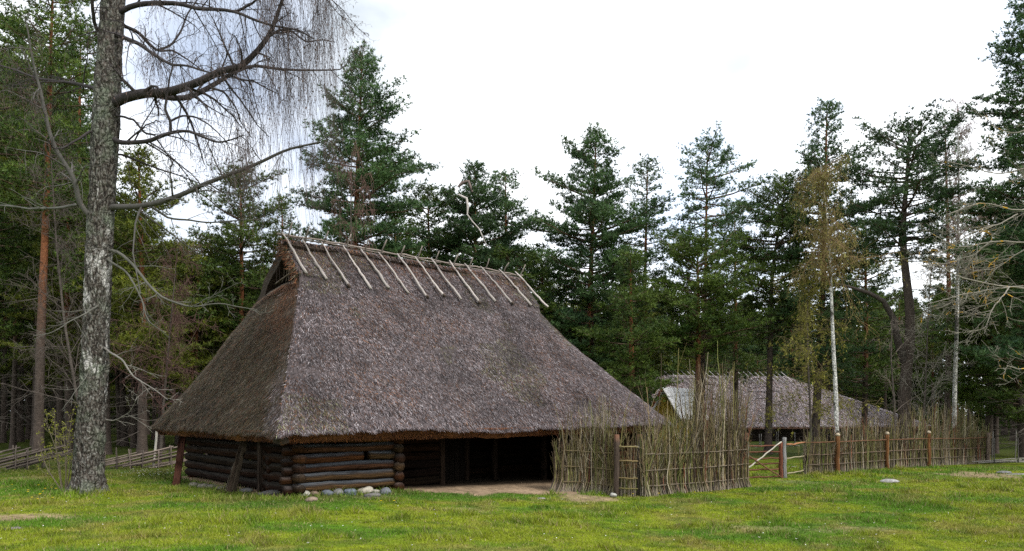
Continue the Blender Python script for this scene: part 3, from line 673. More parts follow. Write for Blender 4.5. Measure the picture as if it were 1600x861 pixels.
ff = thing('wattle_fence', gp(1382, 732), 'far low fence of brushwood rods with orange posts beyond the gate', 'fence')
p3 = curve([(1255, 741), (1305, 739), (1382, 732), (1450, 728), (1545, 722)], 60)
mb = MB()
rods(mb, p3, 560, hgt([(0, 1.15), (1, 1.25)]), .017, .03, .04, tone=.85)
rods(mb, p3, 480, hgt([(0, 1.6), (.15, 1.8), (.4, 1.9), (.6, 2.3), (.85, 2.35), (1, 1.6)]), .014, .12, .0, fork=1.2, tone=.95)
rods(mb, p3, 130, hgt([(0, .45), (1, .45)]), .016, .2, .06, fork=0, tone=1.0)
o = mb.build('brushwood', M['rod'], ff); o['kind'] = 'stuff'
rail_on(p3, 1.02, .020, (.11, .055, .03), -.0, 1, -.10, ff); rail_on(p3, .62, .018, (.10, .07, .05), 0, 1, -.08, ff); rail_on(p3, .3, .018, (.09, .07, .05), 0, 1, -.08, ff)
for px_, py_ in ((1306, 739), (1383, 732), (1448, 728), (1541, 723)):
    b = gp(px_, py_); n_ = 8; k = np.linspace(0, 1, n_)[:, None]; P = b+np.array([0, -.13, -.1])+np.array([0, 0, 1.32])*k+RNG.normal(0, .008, (n_, 3))
    mb = MB(); mb.tubes(P, np.full(n_, .065)*(1+.08*RNG.normal(0, 1, n_)), 9, (.12, .055, .022) if px_ < 1500 else (.12, .09, .07), cap=True); po = mb.build('post', M['log'], ff, smooth=True)
    if px_ < 1500: 
        mb = MB(); c_ = P[-1]; mb.tubes(np.array([c_+[0, 0, -.01], c_+[0, 0, .05], c_+[0, 0, .09]]), np.array([.075, .07, .03]), 9, (.30, .25, .18), cap=True); q_ = mb.build('post_cap', M['stone'], po); q_.data.transform(__import__('mathutils').Matrix.Translation([-a for a in ff.location]))

# gate
gt = thing('pole_gate', gp(1222, 747), 'reddish brown field gate of horizontal bars with crossed braces', 'gate')
G0 = gp(1158, 749); G1 = gp(1220, 747)
def pole(name, a, b, r, col, parent, wob=.008, n_=9, m_=M['pole'], sides=7, taper=.8):
    k = np.linspace(0, 1, n_)[:, None]; P = np.array(a)*(1-k)+np.array(b)*k+RNG.normal(0, wob, (n_, 3)); mb = MB()
    mb.tubes(P, np.linspace(r, r*taper, n_), sides, col, cap=True); return mb.build(name, m_, parent, smooth=True)
def up(p, z): return np.array(p)+np.array([0, 0, z])
for z_ in (.06, .28, .46, .62, .82, 1.0): pole('gate_bar', up(G0, z_), up(G1, z_+random.uniform(-.01, .01)), .026, np.array([.085, .034, .020])*(.8+.5*random.random()), gt)
pole('brace', up(G0, .2)+[0, -.05, 0], up(G1, 1.12)+[0, -.05, 0], .025, (.36, .33, .27), gt); pole('brace', up(G0, .85)+[0, -.09, 0], up(G1, .02)+[0, -.09, 0], .025, (.12, .06, .035), gt)
pole('post', up(G1+[.0, 0, 0], -.1), up(G1, 1.10), .07, (.11, .042, .025), gt, m_=M['log']); pole('post', up(G1+[.13, .05, 0], -.1), up(G1+[.13, .05, 0], 1.26), .075, (.18, .175, .17), gt, m_=M['log'])
for z_ in (.06, 1.0): pole('stile', up(G0, 0.0), up(G0, 1.1), .03, (.14, .06, .04), gt) if z_ == .06 else None
pr = thing('pole_rails', gp(1240, 745), 'three horizontal rails joining the gate post to the far wattle fence', 'fence')
G2 = p3[1]
for z_ in (.13, .60, 1.03): pole('rail', up(G1+[.2, .03, 0], z_), up(G2, z_), .028 if z_ > 1 else .022, (.26, .12, .06) if z_ > 1 else (.22, .19, .12), pr)

# slanting round-pole fences
def slant_fence(label, a, b, n_stake, hgt_, rise, col, poles, seed, length=2.4, jitter=.05):
    st_ = random.getstate(); random.seed(seed); a = np.array(a, float); b = np.array(b, float); L = np.linalg.norm(b-a); dr_ = (b-a)/L; pn = np.array([-dr_[1], dr_[0], 0])
    t_ = thing('roundpole_fence', a, label, 'fence')
    for i in range(n_stake):
        c = a+dr_*L*(i+.3*random.random())/max(1, n_stake-1); c[2] = ground_z(c[0], c[1])
        for sgn in (-1, 1):
            q = c+pn*.07*sgn+dr_*random.uniform(-.05, .05); pole('stake', up(q, -.1), up(q+[random.uniform(-.06, .06), 0, 0], hgt_*random.uniform(.95, 1.35)), .022, np.array(col)*random.uniform(.4, .9), t_, n_=5, sides=5)
    for i in range(poles):
        f = i/poles; s0 = -length*.35+(L+length*.1)*f; l_ = length*random.uniform(.8, 1.25)
        c = a+dr_*s0; z0 = random.uniform(.0, .12); q = c+dr_*l_*math.cos(rise); 
        A = np.array([c[0], c[1], ground_z(c[0], c[1])+z0]); B = np.array([q[0], q[1], ground_z(q[0], q[1])+z0+l_*math.sin(rise)*random.uniform(.85, 1.1)])
        pole('slant_pole', A+pn*random.uniform(-jitter, jitter), B+pn*random.uniform(-jitter, jitter), .03*random.uniform(.7, 1.2), np.array(col)*random.uniform(.7, 1.3), t_, n_=5, sides=6)
    random.setstate(st_)
slant_fence('slanting grey pole fence between the big birch and the barn', gp(160, 734), gp(300, 729), 8, .52, .22, (.15, .12, .10), 15, 1, 2.0)
slant_fence('slanting grey pole fence at the far left before the forest', gp(-90, 741), gp(62, 733), 7, .55, .25, (.11, .09, .075), 15, 2, 2.0)
slant_fence('pale pole fence seen through the gate before the low barn', gp(1130, 699), gp(1262, 697), 6, .8, -.3, (.22, .21, .20), 22, 3, 2.6)
slant_fence('loose horizontal rail fence at the right edge of the lawn', gp(1550, 724), gp(1690, 720), 5, 1.0, .03, (.17, .16, .14), 16, 4, 3.2)
for ch in bpy.data.objects:
    pass

# ------------------------------------------------------------------ distant buildings
def small_barn():
    Yb = 50.; gz = -.33
    def q(x, y, Y_): return PX(x, y, Y_)
    b = thing('low_thatched_barn', (17, 52, gz), 'low grey thatched barn with many small ridge poles beyond the gate', 'barn')
    ze, zr = .70, 4.35
    # corner points in plan
    d1 = norm(np.array([1., .22])); d2 = np.array([-d1[1], d1[0]])
    o = np.array([9.0, 48.5]); Lb = 22.; Wb = 7.5
    def P(t_, s_, z_): 
        t_, s_, z_ = np.broadcast_arrays(np.asarray(t_, float), np.asarray(s_, float), np.asarray(z_, float))
        return np.stack([o[0]+t_*d1[0]+s_*d2[0], o[1]+t_*d1[1]+s_*d2[1], z_], -1)
    mb = MB(); hipL, hipR = 2.0, 9.5
    n_f = norm(np.array([-d2[0]*(zr-ze), -d2[1]*(zr-ze), Wb/2]))
    u, w = np.meshgrid(np.linspace(0, 1, 30), np.linspace(0, 1, 90), indexing='ij')
    tf = hipL*u+(Lb-(hipL+hipR)*u)*w
    G = P(tf, u*Wb/2, ze+(zr-ze)*u); G = G+n_f*(.16*(fbm(G*.6, 5, 3)-.5))[..., None]; cc = np.array([.19, .16, .16])*(.5+1.0*fbm(G*2.5, 6, 3))[..., None]
    mb.grid(G, cc, flip=True); mb.grid(P(tf, Wb-u*Wb/2, ze+(zr-ze)*u), cc)
    k = np.linspace(0, 1, 2)[:, None]
    sdw, ww = np.meshgrid(np.linspace(0, 1, 20), np.linspace(0, 1, 20), indexing='ij')
    mb.grid(P(Lb-hipR*sdw, (Wb/2)*sdw+(Wb-Wb*sdw)*ww, ze+(zr-ze)*sdw), (.11, .09, .085), flip=False)
    mb.grid(P(hipL*sdw, (Wb/2)*sdw+(Wb-Wb*sdw)*ww, ze+(zr-ze)*sdw), (.11, .09, .085), flip=True)
    mb.grid(np.stack([G[0], G[0]-np.array([0, 0, .16])]), (.1, .05, .03)); 
    mb.add(P([0, Lb, Lb, 0], [0, 0, Wb, Wb], ze-.1), [[0, 1, 2, 3]], (.04, .03, .02))
    n_ = 26000; uu = RNG.random(n_); w_ = RNG.random(n_); tt = hipL*uu+(Lb-(hipL+hipR)*uu)*w_
    Q = P(tt, uu*Wb/2, ze+(zr-ze)*uu)+n_f*.04; U_ = norm(np.array([d2[0]*Wb/2, d2[1]*Wb/2, zr-ze])); D = norm(-U_+np.array([*d1, 0])*RNG.normal(0, .5, (n_, 1))+n_f*.2); Wv = norm(np.cross(D, n_f))*.014
    mb.tris(Q-Wv, Q+Wv, Q+D*.3, thatch_cols(n_, 'grey')*1.7+.03)
    mb.build('thatch_roof', M['thatch'], b)
    mb = MB()
    for i in range(5):
        z_ = gz+.11+.22*i; mb.tubes(np.linspace(P(.8, .8, z_), P(Lb-.8, .8, z_), 30)+RNG.normal(0, .01, (30, 3)), np.full(30, .115), 8, (.035, .026, .02), cap=True)
        mb.tubes(np.linspace(P(.8, .8, z_), P(.8, Wb-.8, z_), 12), np.full(12, .115), 8, (.035, .026, .02), cap=True)
    mb.build('log_wall', M['log'], b)
    for i in range(24):
        t_ = hipL+.1+(Lb-hipL-hipR-.2)*i/23; a = P(t_-.25, Wb/2+.1, zr+.32); c = P(t_+.30, Wb/2-.75, zr-.62)
        mb = MB(); mb.tubes(np.linspace(a+n_f*.04, c+n_f*.1, 4), np.array([.025, .03, .034, .034]), 5, np.array([.30, .285, .28])*(.8+.4*random.random()), cap=True); mb.build('ridge_pole', M['pole'], b)
small_barn()
def yellow_shed():
    Y_ = 44.; b = thing('yellow_cottage', PX(1048, 700, Y_), 'small yellow boarded gable with a white roof peeping above the wattle fence', 'house')
    apex = PX(1041, 607, Y_); gL = PX(1019, 646, Y_+.3); gR = PX(1066, 650, Y_-.2)
    back = np.array([1.55, 1.0, -.05]); base = -.4
    mb = MB(); gl = gL.copy(); gr = gR.copy()
    v = [gl, gr, apex, np.array([gl[0], gl[1], base]), np.array([gr[0], gr[1], base])]; v2 = [p+back for p in v]
    mb.add(np.array(v), [[0, 1, 2]], (.42, .29, .05)); mb.add(np.array([v[3], v[4], v[1], v[0]]), [[0, 1, 2, 3]], (.40, .28, .05))
    mb.add(np.array([v[4], v2[4], v2[1], v[1]]), [[0, 1, 2, 3]], (.40, .28, .05)); mb.add(np.array([v[3], v2[3], v2[0], v[0]]), [[3, 2, 1, 0]], (.4, .28, .05))
    mb.build('wall', M['paint'], b)
    # board joints
    for i in range(9):
        f = (i+.5)/9; p = gl+(gr-gl)*f; top = p[2]+(apex[2]-p[2])*(1-abs(2*f-1)); p0 = np.array([p[0], p[1]-.02, base]); p1_ = np.array([p[0], p[1]-.02, top])
        beam('cover_batten', p0, p1_, .04, .02, (.30, .2, .035), mt=M['paint'], parent=b, rough=.001)
    o_ = norm(back)*.3; th = np.array([0, 0, .06])
    for (e, nm, c_) in ((gr+(gr-apex)*.12, 'roof', (.75, .75, .77)), (gl+(gl-apex)*.12, 'roof', (.7, .7, .72))):
        A = [e-o_, e+back+o_, apex+back+o_, apex-o_]; mb = MB(); mb.box(np.array([*[a+[0, 0, .02] for a in A], *[a+th+[0, 0, .02] for a in A]]), c_); mb.build(nm, M['metal'], b)
    beam('barge_board', gl+(gl-apex)*.1-o_*1.1, apex-o_*1.1, .05, .14, (.22, .07, .035), mt=M['paint'], parent=b, rough=.002)
    beam('barge_board', gr+(gr-apex)*.1-o_*1.1, apex-o_*1.1, .05, .10, (.6, .58, .55), mt=M['paint'], parent=b, rough=.002)
yellow_shed()

# ------------------------------------------------------------------ trees
PAL = {'blue': (np.array([.018, .048, .018]), np.array([.092, .165, .045])), 'mid': (np.array([.022, .052, .009]), np.array([.115, .165, .018])), 'yel': (np.array([.036, .060, .006]), np.array([.175, .190, .014]))}
def needles(mb, Cn, Dn, K, L, W, pal):
    N_ = len(Cn)
    if N_ == 0: return
    c = np.repeat(Cn, K, 0); d_ = np.repeat(Dn, K, 0)
    r = RNG.normal(0, 1, (N_*K, 3)); r = norm(r)
    D = norm(d_*.55+r*.85+np.array([0, 0, .28])); l_ = L*(.65+.6*RNG.random((N_*K, 1)))
    W_ = norm(np.cross(D, RNG.normal(0, 1, (N_*K, 3))))*W*(.7+.6*RNG.random((N_*K, 1)))
    b = c+D*l_*-.05
    lo, hi = PAL[pal]; k = np.repeat(RNG.random((N_, 1))**1.5, K, 0)
    cl = np.repeat(fbm(Cn*.9, 91, 2)[:, None], K, 0); k = np.clip(.55*k+.9*(cl-.32), 0, 1)
    col = (lo*(1-k)+hi*k)*(.8+.4*RNG.random((N_*K, 1)))
    mb.tris(b-W_, b+W_, b+D*l_, col)
def prof_cone(f): return (1-f)**.8*(.35+.65*np.minimum(1, f/.15+.3))*1.15
def prof_dense(f): return np.where(f < .5, .8+.4*f, np.clip(1-((f-.5)/.52)**1.35, .03, 1))
def prof_round(f): return np.sqrt(np.clip(1-(2*(f-.42))**2*.72, 0.02, 1))
def prof_umb(f): return np.clip((.75+.35*np.minimum(f*2, 1))*np.sqrt(np.clip(1.03-f**3.2, 0, 1)), .12, 1.05)
PROF = dict(cone=prof_cone, dense=prof_dense, round=prof_round, umb=prof_umb)
def pine(name, label, base, apex, zc, rad, pal, prof='dense', nb=70, trad=.17, K=7, nl=.17, nw=.017, mid=None, dens=1., group=None, cat='tree', orange=.4, asym=(0, 0), dead=14, flat=.5, big=1.0, rows=None, g0=.20):
    if prof == 'umb': g0 = .42; dens *= .95
    base = np.array(base, float); apex = np.array(apex, float); H = apex[2]-base[2]
    nb = int(nb*1.35); dens = dens*1.25; H0 = apex[2]-zc
    if rows is None and prof != 'umb' and group is None: rows = max(3, H0/1.9)
    t_ = thing(name, base, label, cat, group)
    n_ = 22; k = np.linspace(0, 1, n_)
    if mid is None: ctr = [base, base*.5+apex*.5+np.array([random.uniform(-.25, .25), random.uniform(-.2, .2), 0]), apex]
    else: ctr = [base, *mid, apex]
    ctr = np.array(ctr); fz = (ctr[:, 2]-base[2])/H
    tx = np.interp(k, fz, ctr[:, 0]); ty = np.interp(k, fz, ctr[:, 1])
    for _ in range(4): tx[1:-1] = (tx[:-2]+2*tx[1:-1]+tx[2:])/4; ty[1:-1] = (ty[:-2]+2*ty[1:-1]+ty[2:])/4
    T = np.stack([tx, ty, base[2]-.1+(H+.1)*k], -1)
    R = trad*(1-k)**.75+.012; R[0] *= 1.35; R[1] *= 1.05
    lowc = np.array([.055, .042, .034]); upc = np.array([.15, .058, .025])
    kk = sstep(orange-.12, orange+.12, k)[:, None]
    mb = MB(); mb.tubes(T[None], R[None], 12, (lowc*(1-kk)+upc*kk)[None]); mb.build('trunk', M['bark'], t_, smooth=True)
    def at(z): return np.array([np.interp(z, T[:, 2], T[:, 0]), np.interp(z, T[:, 2], T[:, 1]), z])
    mb = MB(); CC = []; DD = []; BP = []; BR = []; SP = []; SR = []
    for i in range(nb):
        f = ((i+random.random())/nb); z = zc+(apex[2]-zc)*f; L = rad*float(PROF[prof](np.array(f)))*random.choice([.6, .75, .9, 1, 1.06])*random.uniform(.85, 1.1)
        if rows: L *= .5+.65*(math.sin(f*rows*PI)**2)
        _a = i*2.399; L *= .58+.85*float(fbm(np.array([[math.cos(_a)*1.5+base[0], math.sin(_a)*1.5+base[1], f*5.5]]), 77, 2)[0])
        L = max(L, .25)
        az = i*2.399+random.uniform(-.6, .6); dv = np.array([math.cos(az), math.sin(az), 0]); L *= 1+dv[0]*asym[0]
        el = -.12+.25*random.random()+.8*f**3.5; o = at(z-.15*L*0)
        q = np.linspace(0, 1, 6)[:, None]; curl = random.uniform(.02, .22)
        side = np.array([-dv[1], dv[0], 0])*random.uniform(-.25, .25)
        Pb = o+dv*L*q*math.cos(el)+np.array([0, 0, 1])*(L*math.sin(el)*q+curl*L*q**2.2)+side*L*q**2+RNG.normal(0, .02*L, (6, 3))*q
        BP.append(Pb); BR.append(np.linspace(max(.012, .016*L+.008), .006, 6))
        ns = max(3, int(L/.24*dens))
        for j in range(ns):
            g = g0+(1-g0)*(j+random.random())/ns
            if g > 1: continue
            pb = np.array([np.interp(g*5, range(6), Pb[:, a]) for a in range(3)])
            sgn = 1 if j % 2 else -1; ang = sgn*random.uniform(.35, 1.15); dvn = np.array([dv[0]*math.cos(ang)-dv[1]*math.sin(ang), dv[0]*math.sin(ang)+dv[1]*math.cos(ang), random.uniform(.02, .5)])
            ll = (.28+.42*L*(1-g)*.8+.12*random.random())*big; ll = min(ll, 1.3)
            Q = pb+dvn*ll*np.linspace(0, 1, 4)[:, None]+np.array([0, 0, .08*ll])*np.linspace(0, 1, 4)[:, None]**2
            SP.append(Q); SR.append(np.linspace(.009, .004, 4))
            nt = max(3, int(ll/.085*dens)); h = .2+.85*RNG.random(nt)
            c_ = pb+dvn*ll*h[:, None]+np.array([0, 0, .08*ll])*h[:, None]**2
            CC.append(c_+RNG.normal(0, .10*big, (nt, 3))*np.array([1, 1, flat])); DD.append(np.broadcast_to(dvn*.8+np.array([0, 0, .4]), (nt, 3)))
    # leader tip
    CC.append(apex+RNG.normal(0, .16, (22, 3))*np.array([1, 1, 1.6])-np.array([0, 0, .25])); DD.append(np.broadcast_to(np.array([0, 0, 1.]), (22, 3)))
    CC = np.concatenate(CC); DD = norm(np.concatenate(DD))
    mb.tubes(np.array(BP), np.array(BR), 5, (.10, .065, .04)); mb.tubes(np.array(SP), np.array(SR), 3, (.08, .055, .03))
    needles(mb, CC, DD, K, nl, nw, pal)
    mb.build('crown', M['needle'], t_)
    if dead:
        BP = []; BR = []
        for i in range(dead):
            z = base[2]+(zc-base[2])*(.25+.75*random.random()); az = random.random()*6.28; L = random.uniform(.6, 2.2); o = at(z); dv = np.array([math.cos(az), math.sin(az), random.uniform(-.35, .1)])
            q = np.linspace(0, 1, 6)[:, None]; Pb = o+dv*L*q+np.cumsum(RNG.normal(0, .04*L/2, (6, 3)), 0)*q; BP.append(Pb); BR.append(np.linspace(.018, .005, 6))
            for j in range(4):
                g = random.randint(2, 4); d2 = norm(dv+RNG.normal(0, .6, 3)); BP.append(Pb[g]+d2*random.uniform(.3, .8)*q+RNG.normal(0, .015, (6, 3))*q); BR.append(np.linspace(.009, .004, 6))
        mb = MB(); mb.tubes(np.array(BP), np.array(BR), 4, (.07, .06, .05)); mb.build('dead_branches', M['twig'], t_)
    return t_
def pine_px(label, bx, Y, ap, crown_y, hw, pal, prof='dense', mid=None, **kw):
    X = (bx-800)/F*Y; b = np.array([X, Y, float(ground_z(X, Y))]); a = PX(ap[0], ap[1], Y); zc = EYE-(crown_y-HOR)/F*Y; r = hw/F*Y
    m_ = None
    if mid: m_ = [PX(x, y, Y+dy) for x, y, dy in mid]
    return pine('pine_tree', label, b, a, zc, r, pal, prof, mid=m_, **kw)
P_ = pine_px
P_('tall bushy pine rising highest behind the left part of the barn roof', 548, 33, (566, 84), 490, 108, 'blue', 'dense', nb=140, trad=.2, asym=(.12, 0), dens=1.15, K=8)
P_('dark pine with a bent dead limb behind the middle of the roof ridge', 745, 36, (742, 264), 540, 92, 'blue', 'dense', nb=110, dens=1.25, K=8)
P_('narrower dark pine at the right shoulder of the roof-ridge pine', 790, 37, (790, 276), 560, 52, 'blue', 'round', nb=74, dens=1.2)
P_('low broad pine filling the gap left of the bent-limb pine', 668, 37, (668, 296), 540, 62, 'mid', 'round', nb=80, dens=1.2)
P_('broad full pine right of the roof, its pointed top above the ridge end', 925, 37, (932, 206), 580, 108, 'blue', 'dense', nb=140, dens=1.15, trad=.2, K=8, asym=(-.08, 0))
P_('slim pine behind the right shoulder of the broad full pine', 1010, 42, (1012, 252), 520, 55, 'blue', 'round', nb=76)
P_('flat-topped pine with open airy tiers, centre right', 1094, 40, (1105, 233), 395, 80, 'blue', 'umb', nb=58, trad=.15, rows=5, dead=20)
P_('low spreading pine below the flat-topped airy pine', 1085, 35, (1090, 385), 560, 98, 'mid', 'round', nb=85, dens=1.1)
P_('tallest dark pine of the right group behind the yellow birch', 1272, 36, (1292, 165), 600, 104, 'blue', 'dense', nb=130, trad=.2, rows=6, asym=(-.1, 0), K=8)
P_('leaning pine with a bare black stem in front of the low barn', 1200, 36, (1228, 285), 540, 84, 'mid', 'round', nb=90, trad=.17, orange=2, mid=[(1203, 560, 0), (1205, 430, 0)])
P_('crooked dark pine with an S-curved stem above the far wattle fence', 1414, 31, (1420, 206), 410, 100, 'blue', 'umb', nb=84, trad=.27, orange=2, mid=[(1413, 620, 0), (1416, 560, 0), (1428, 505, 0), (1418, 455, 0), (1412, 400, 0), (1408, 350, 0), (1418, 290, 0)], rows=4, dead=16)
P_('giant pine at the right edge cut off by the photograph', 1640, 28, (1618, -40), 600, 122, 'blue', 'dense', nb=170, trad=.24, dens=1.2, asym=(0, 0), K=8)
P_('slim pine top between the crooked pine and the pale birch', 1480, 44, (1476, 180), 540, 56, 'blue', 'round', nb=80)
P_('bushy mid-green pine behind the bare lichened branches', 1545, 35, (1548, 300), 640, 85, 'mid', 'dense', nb=110, dens=1.2)
P_('dense pine low behind the right end of the far wattle fence', 1600, 33, (1600, 400), 670, 75, 'mid', 'dense', nb=90, dens=1.1)
P_('smaller pine between the crooked pine and the tallest right pine', 1350, 42, (1352, 350), 620, 76, 'mid', 'round', nb=90)
P_('mid-sized pine filling the gap between low barn and flat-topped pine', 1150, 43, (1148, 330), 600, 62, 'mid', 'dense', nb=80)
P_('low pine between airy gap pine and big birch', 330, 35, (328, 372), 620, 60, 'yel', 'round', nb=80, dens=1.1)
P_('airy pine standing in the sky gap between big birch and barn', 372, 34, (376, 268), 520, 76, 'mid', 'round', nb=76, dens=1.1, rows=5)
P_('low fuzzy pine just left of the barn gablet', 440, 38, (440, 312), 600, 64, 'mid', 'dense', nb=84)
P_('bright yellow-green pine right behind the big birch stem', 222, 28, (216, 238), 590, 82, 'yel', 'dense', nb=110, dens=1.1)
P_('orange-stemmed pine left of the big birch', 60, 28, (84, -70), 345, 95, 'mid', 'round', nb=110, trad=.17, orange=.32, mid=[(62, 560, 0), (72, 330, 0)], dead=26)
P_('dark pine at the left edge cut off by the photograph', -20, 31, (-20, -120), 560, 100, 'mid', 'dense', nb=120, dens=1.1)
P_('thin dark-crowned pine behind the top left twigs', 128, 36, (126, 30), 420, 66, 'blue', 'round', nb=80)
P_('low yellow-green pine in the left wood below the orange-stemmed one', 110, 31, (108, 262), 600, 84, 'yel', 'round', nb=100, dens=1.1)
P_('mid-height yellow-green pine behind the left end of the barn', 300, 33, (292, 395), 620, 72, 'yel', 'dense', nb=90, dens=1.1)
P_('yellow-green pine behind the barn between birch strands and gablet', 400, 36, (398, 420), 640, 66, 'yel', 'dense', nb=80)
P_('low pine at the foot of the tallest left pine, behind the ridge poles', 620, 35, (616, 330), 520, 60, 'mid', 'dense', nb=80, dens=1.1)
P_('low pine right of the barn roof slope', 990, 33, (985, 400), 640, 66, 'mid', 'dense', nb=90, dens=1.1)
P_('mid-green pine behind the roof end, left of the broad pine', 850, 38, (846, 385), 620, 56, 'mid', 'dense', nb=70)

# forked extra limb of the crooked pine and the dead limb of the ridge pine
def find(lbl):
    for o in bpy.data.objects:
        if o.type == 'EMPTY' and o.get('label', '').startswith(lbl): return o
tr = find('crooked dark pine'); mb = MB()
pts = np.array([PX(x, y, 31+d_) for x, y, d_ in ((1413, 565, 0), (1402, 530, -.2), (1396, 498, -.3), (1380, 470, -.4), (1358, 458, -.5), (1330, 449, -.6), (1306, 443, -.6))])
mb.tubes(pts, np.array([.17, .15, .12, .10, .08, .06, .04]), 9, (.05, .04, .035)); mb.build('limb', M['bark'], tr, smooth=True); mb = MB()
pts = np.array([PX(x, y, 31) for x, y in ((1405, 375), (1430, 372), (1445, 376), (1470, 372))]); mb.tubes(pts, np.array([.09, .08, .06, .03]), 7, (.05, .04, .035))
mb.build('limb', M['bark'], tr, smooth=True)
tr = find('dark pine with a bent dead limb'); mb = MB()
pts = np.array([PX(x, y, 32.6) for x, y in ((716, 304), (729, 310), (731, 322), (730, 335), (738, 346), (749, 358), (755, 372), (761, 385))]); mb.tubes(pts, np.array([.04, .06, .06, .035, .03, .028, .022, .01]), 6, (.34, .31, .29)); mb.build('dead_limb', M['twig'], tr, smooth=True); mb = MB()
pts = np.array([PX(x, y, 34.5) for x, y in ((716, 292), (722, 286), (732, 283), (738, 300))]); mb.tubes(pts, np.array([.05, .09, .07, .05]), 6, (.12, .09, .08))
mb.build('dead_limb', M['twig'], tr, smooth=True)

# background wood: copies of a few kinds
protos = []
for i, (pf, pal, zf) in enumerate((('dense', 'mid', .35), ('round', 'yel', .45), ('dense', 'blue', .3), ('umb', 'mid', .5), ('dense', 'yel', .12))):
    protos.append(pine('pine_tree', 'pine in the dense wood behind the clearing', (0, 0, 0), (.1, 0, 14), 14*zf, 2.6, pal, pf, nb=56, trad=.16, K=6, nl=.27, nw=.030, dens=.7, group='pines of the wood behind the clearing', orange=.45, dead=10))
BGL = 'pine of the wood behind, much like its neighbours'
xk = [-900, -200, 120, 190, 300, 330, 480, 820, 860, 1000, 1010, 1040, 1200, 1230, 1350, 1370, 1420, 1480, 1560, 2400]
yk = [100, 60, 90, 330, 395, 430, 390, 400, 420, 420, 440, 480, 470, 420, 420, 480, 430, 360, 300, 100]
cnt = 0; tries = 0; placed = []
while cnt < 205 and tries < 9000:
    tries += 1
    px_ = random.uniform(-650, 2250) if random.random() < .6 else random.uniform(-500, 500); Y_ = random.uniform(35, 76)
    if Y_ > 50 and 900 < px_ < 1560 and False: continue
    X_ = (px_-800)/F*Y_
    if px_ > 1010 and px_ < 1500 and Y_ < 60: continue
    if any((X_-a)**2+(Y_-b)**2 < 2.6**2 for a, b in placed): continue
    placed.append((X_, Y_)); top = np.interp(px_, xk, yk)+random.uniform(0, 90); z_ = EYE-(top-HOR)/F*Y_; gz = float(ground_z(X_, Y_))
    pr_ = protos[random.choice([0, 0, 1, 2, 4, 3, 4])]; h_ = z_-gz
    if cnt < 5: pr_ = protos[cnt]
    sc = h_/14
    if cnt < 5: o = pr_; o.location = (X_, Y_, gz); o.scale = (max(.8, sc), max(.8, sc), sc); o['label'] = BGL
    else: copy_tree(pr_, (X_, Y_, gz), random.random()*6.28, (max(.8, min(1.3, sc)), sc), BGL)
    cnt += 1

# trunks-only thickness in the left wood: nearer bare-stemmed pines
stem_labels = 0
slim = pine('pine_tree', 'slim bare-stemmed pine', (0, 0, 0), (0, 0, 12.), 7.4, 1.7, 'mid', 'round', nb=40, trad=.13, K=7, nl=.22, nw=.022, dens=.9, orange=.5, dead=24, group='slim pines at the edge of the left wood')
for i, (px_, Y_) in enumerate([(168, 29), (20, 34), (95, 33), (110, 38), (195, 37), (212, 41), (252, 34), (282, 39), (310, 33), (240, 45), (5, 40), (45, 45), (135, 44), (335, 42), (-60, 35), (-120, 38), (355, 35)]):
    X_ = (px_-800)/F*Y_; gz = float(ground_z(X_, Y_)); sc = (.95 if px_ < 190 else .72)*Y_/34
    if i == 0: slim.location = (X_, Y_, gz); slim.scale = (1, 1, sc); slim['label'] = 'slim reddish pine stem directly right of the big birch base'
    else:
        copy_tree(slim, (X_, Y_, gz), random.random()*6, (.9+.3*random.random(), sc), 'slim dark pine stem in the shade of the left wood')

# far-off wood, one mass
mb = MB(); nT = 260
CC = []; 
tpl = []
for v in range(3):
    n_ = 2600; f = RNG.random(n_)**1.1; a = RNG.random(n_)*2*PI; r = 2.9*(1-f)**.6*(.5+.6*RNG.random(n_)); lay = (f*14+.15*np.sin(a*3)); 
    tpl.append(np.stack([np.cos(a)*r, np.sin(a)*r, .3+lay-.25*r], -1))
for i in range(nT):
    px_ = random.uniform(-1100, 2700); Y_ = random.uniform(78, 98); X_ = (px_-800)/F*Y_; top = np.interp(px_, xk, yk)+100; top = min(max(top, 430), 500)+random.uniform(-45, 25); h_ = EYE-(top-HOR)/F*Y_+.5
    p_ = tpl[i % 3]*np.array([1, 1, h_/14])+np.array([X_, Y_, -.4]); CC.append(p_)
    mb.tubes(np.linspace([X_, Y_, -.5], [X_, Y_, h_*.8], 4), np.array([.2, .17, .12, .06]), 5, (.06, .045, .03))
CC = np.concatenate(CC); needles(mb, CC, np.broadcast_to(np.array([0, 0, 1.]), CC.shape), 4, .55, .07, 'mid')
tag(mb.build('far_wood', M['needle']), 'dark far-off pine wood closing the view', 'wood', kind='stuff')

# ------------------------------------------------------------------ bare trees
class Grow:
    def __init__(s): s.P = {}; s.tip = []
    def add(s, P, r0, r1, col=(.06, .05, .045)):
        K = len(P); s.P.setdefault(K, []).append((P, np.linspace(r0, r1, K), col))
    def flush(s, mb, sides=5):
        for K, L in s.P.items():
            big = [x for x in L if x[1][0] > .02]; sm = [x for x in L if x[1][0] <= .02]
            for lst, sd in ((big, 8), (sm, 4)):
                if lst: mb.tubes(np.array([a[0] for a in lst]), np.array([a[1] for a in lst]), sd, np.array([a[2] for a in lst]))
def resample(P, n_):
    P = np.array(P, float); seg = np.linalg.norm(np.diff(P, axis=0), axis=1); cum = np.concatenate([[0], np.cumsum(seg)]); k = np.linspace(0, cum[-1], n_)
    Q = np.stack([np.interp(k, cum, P[:, i]) for i in range(3)], -1)
    Q[1:-1] = Q[1:-1]*.6+(Q[:-2]+Q[2:])*.2
    return Q
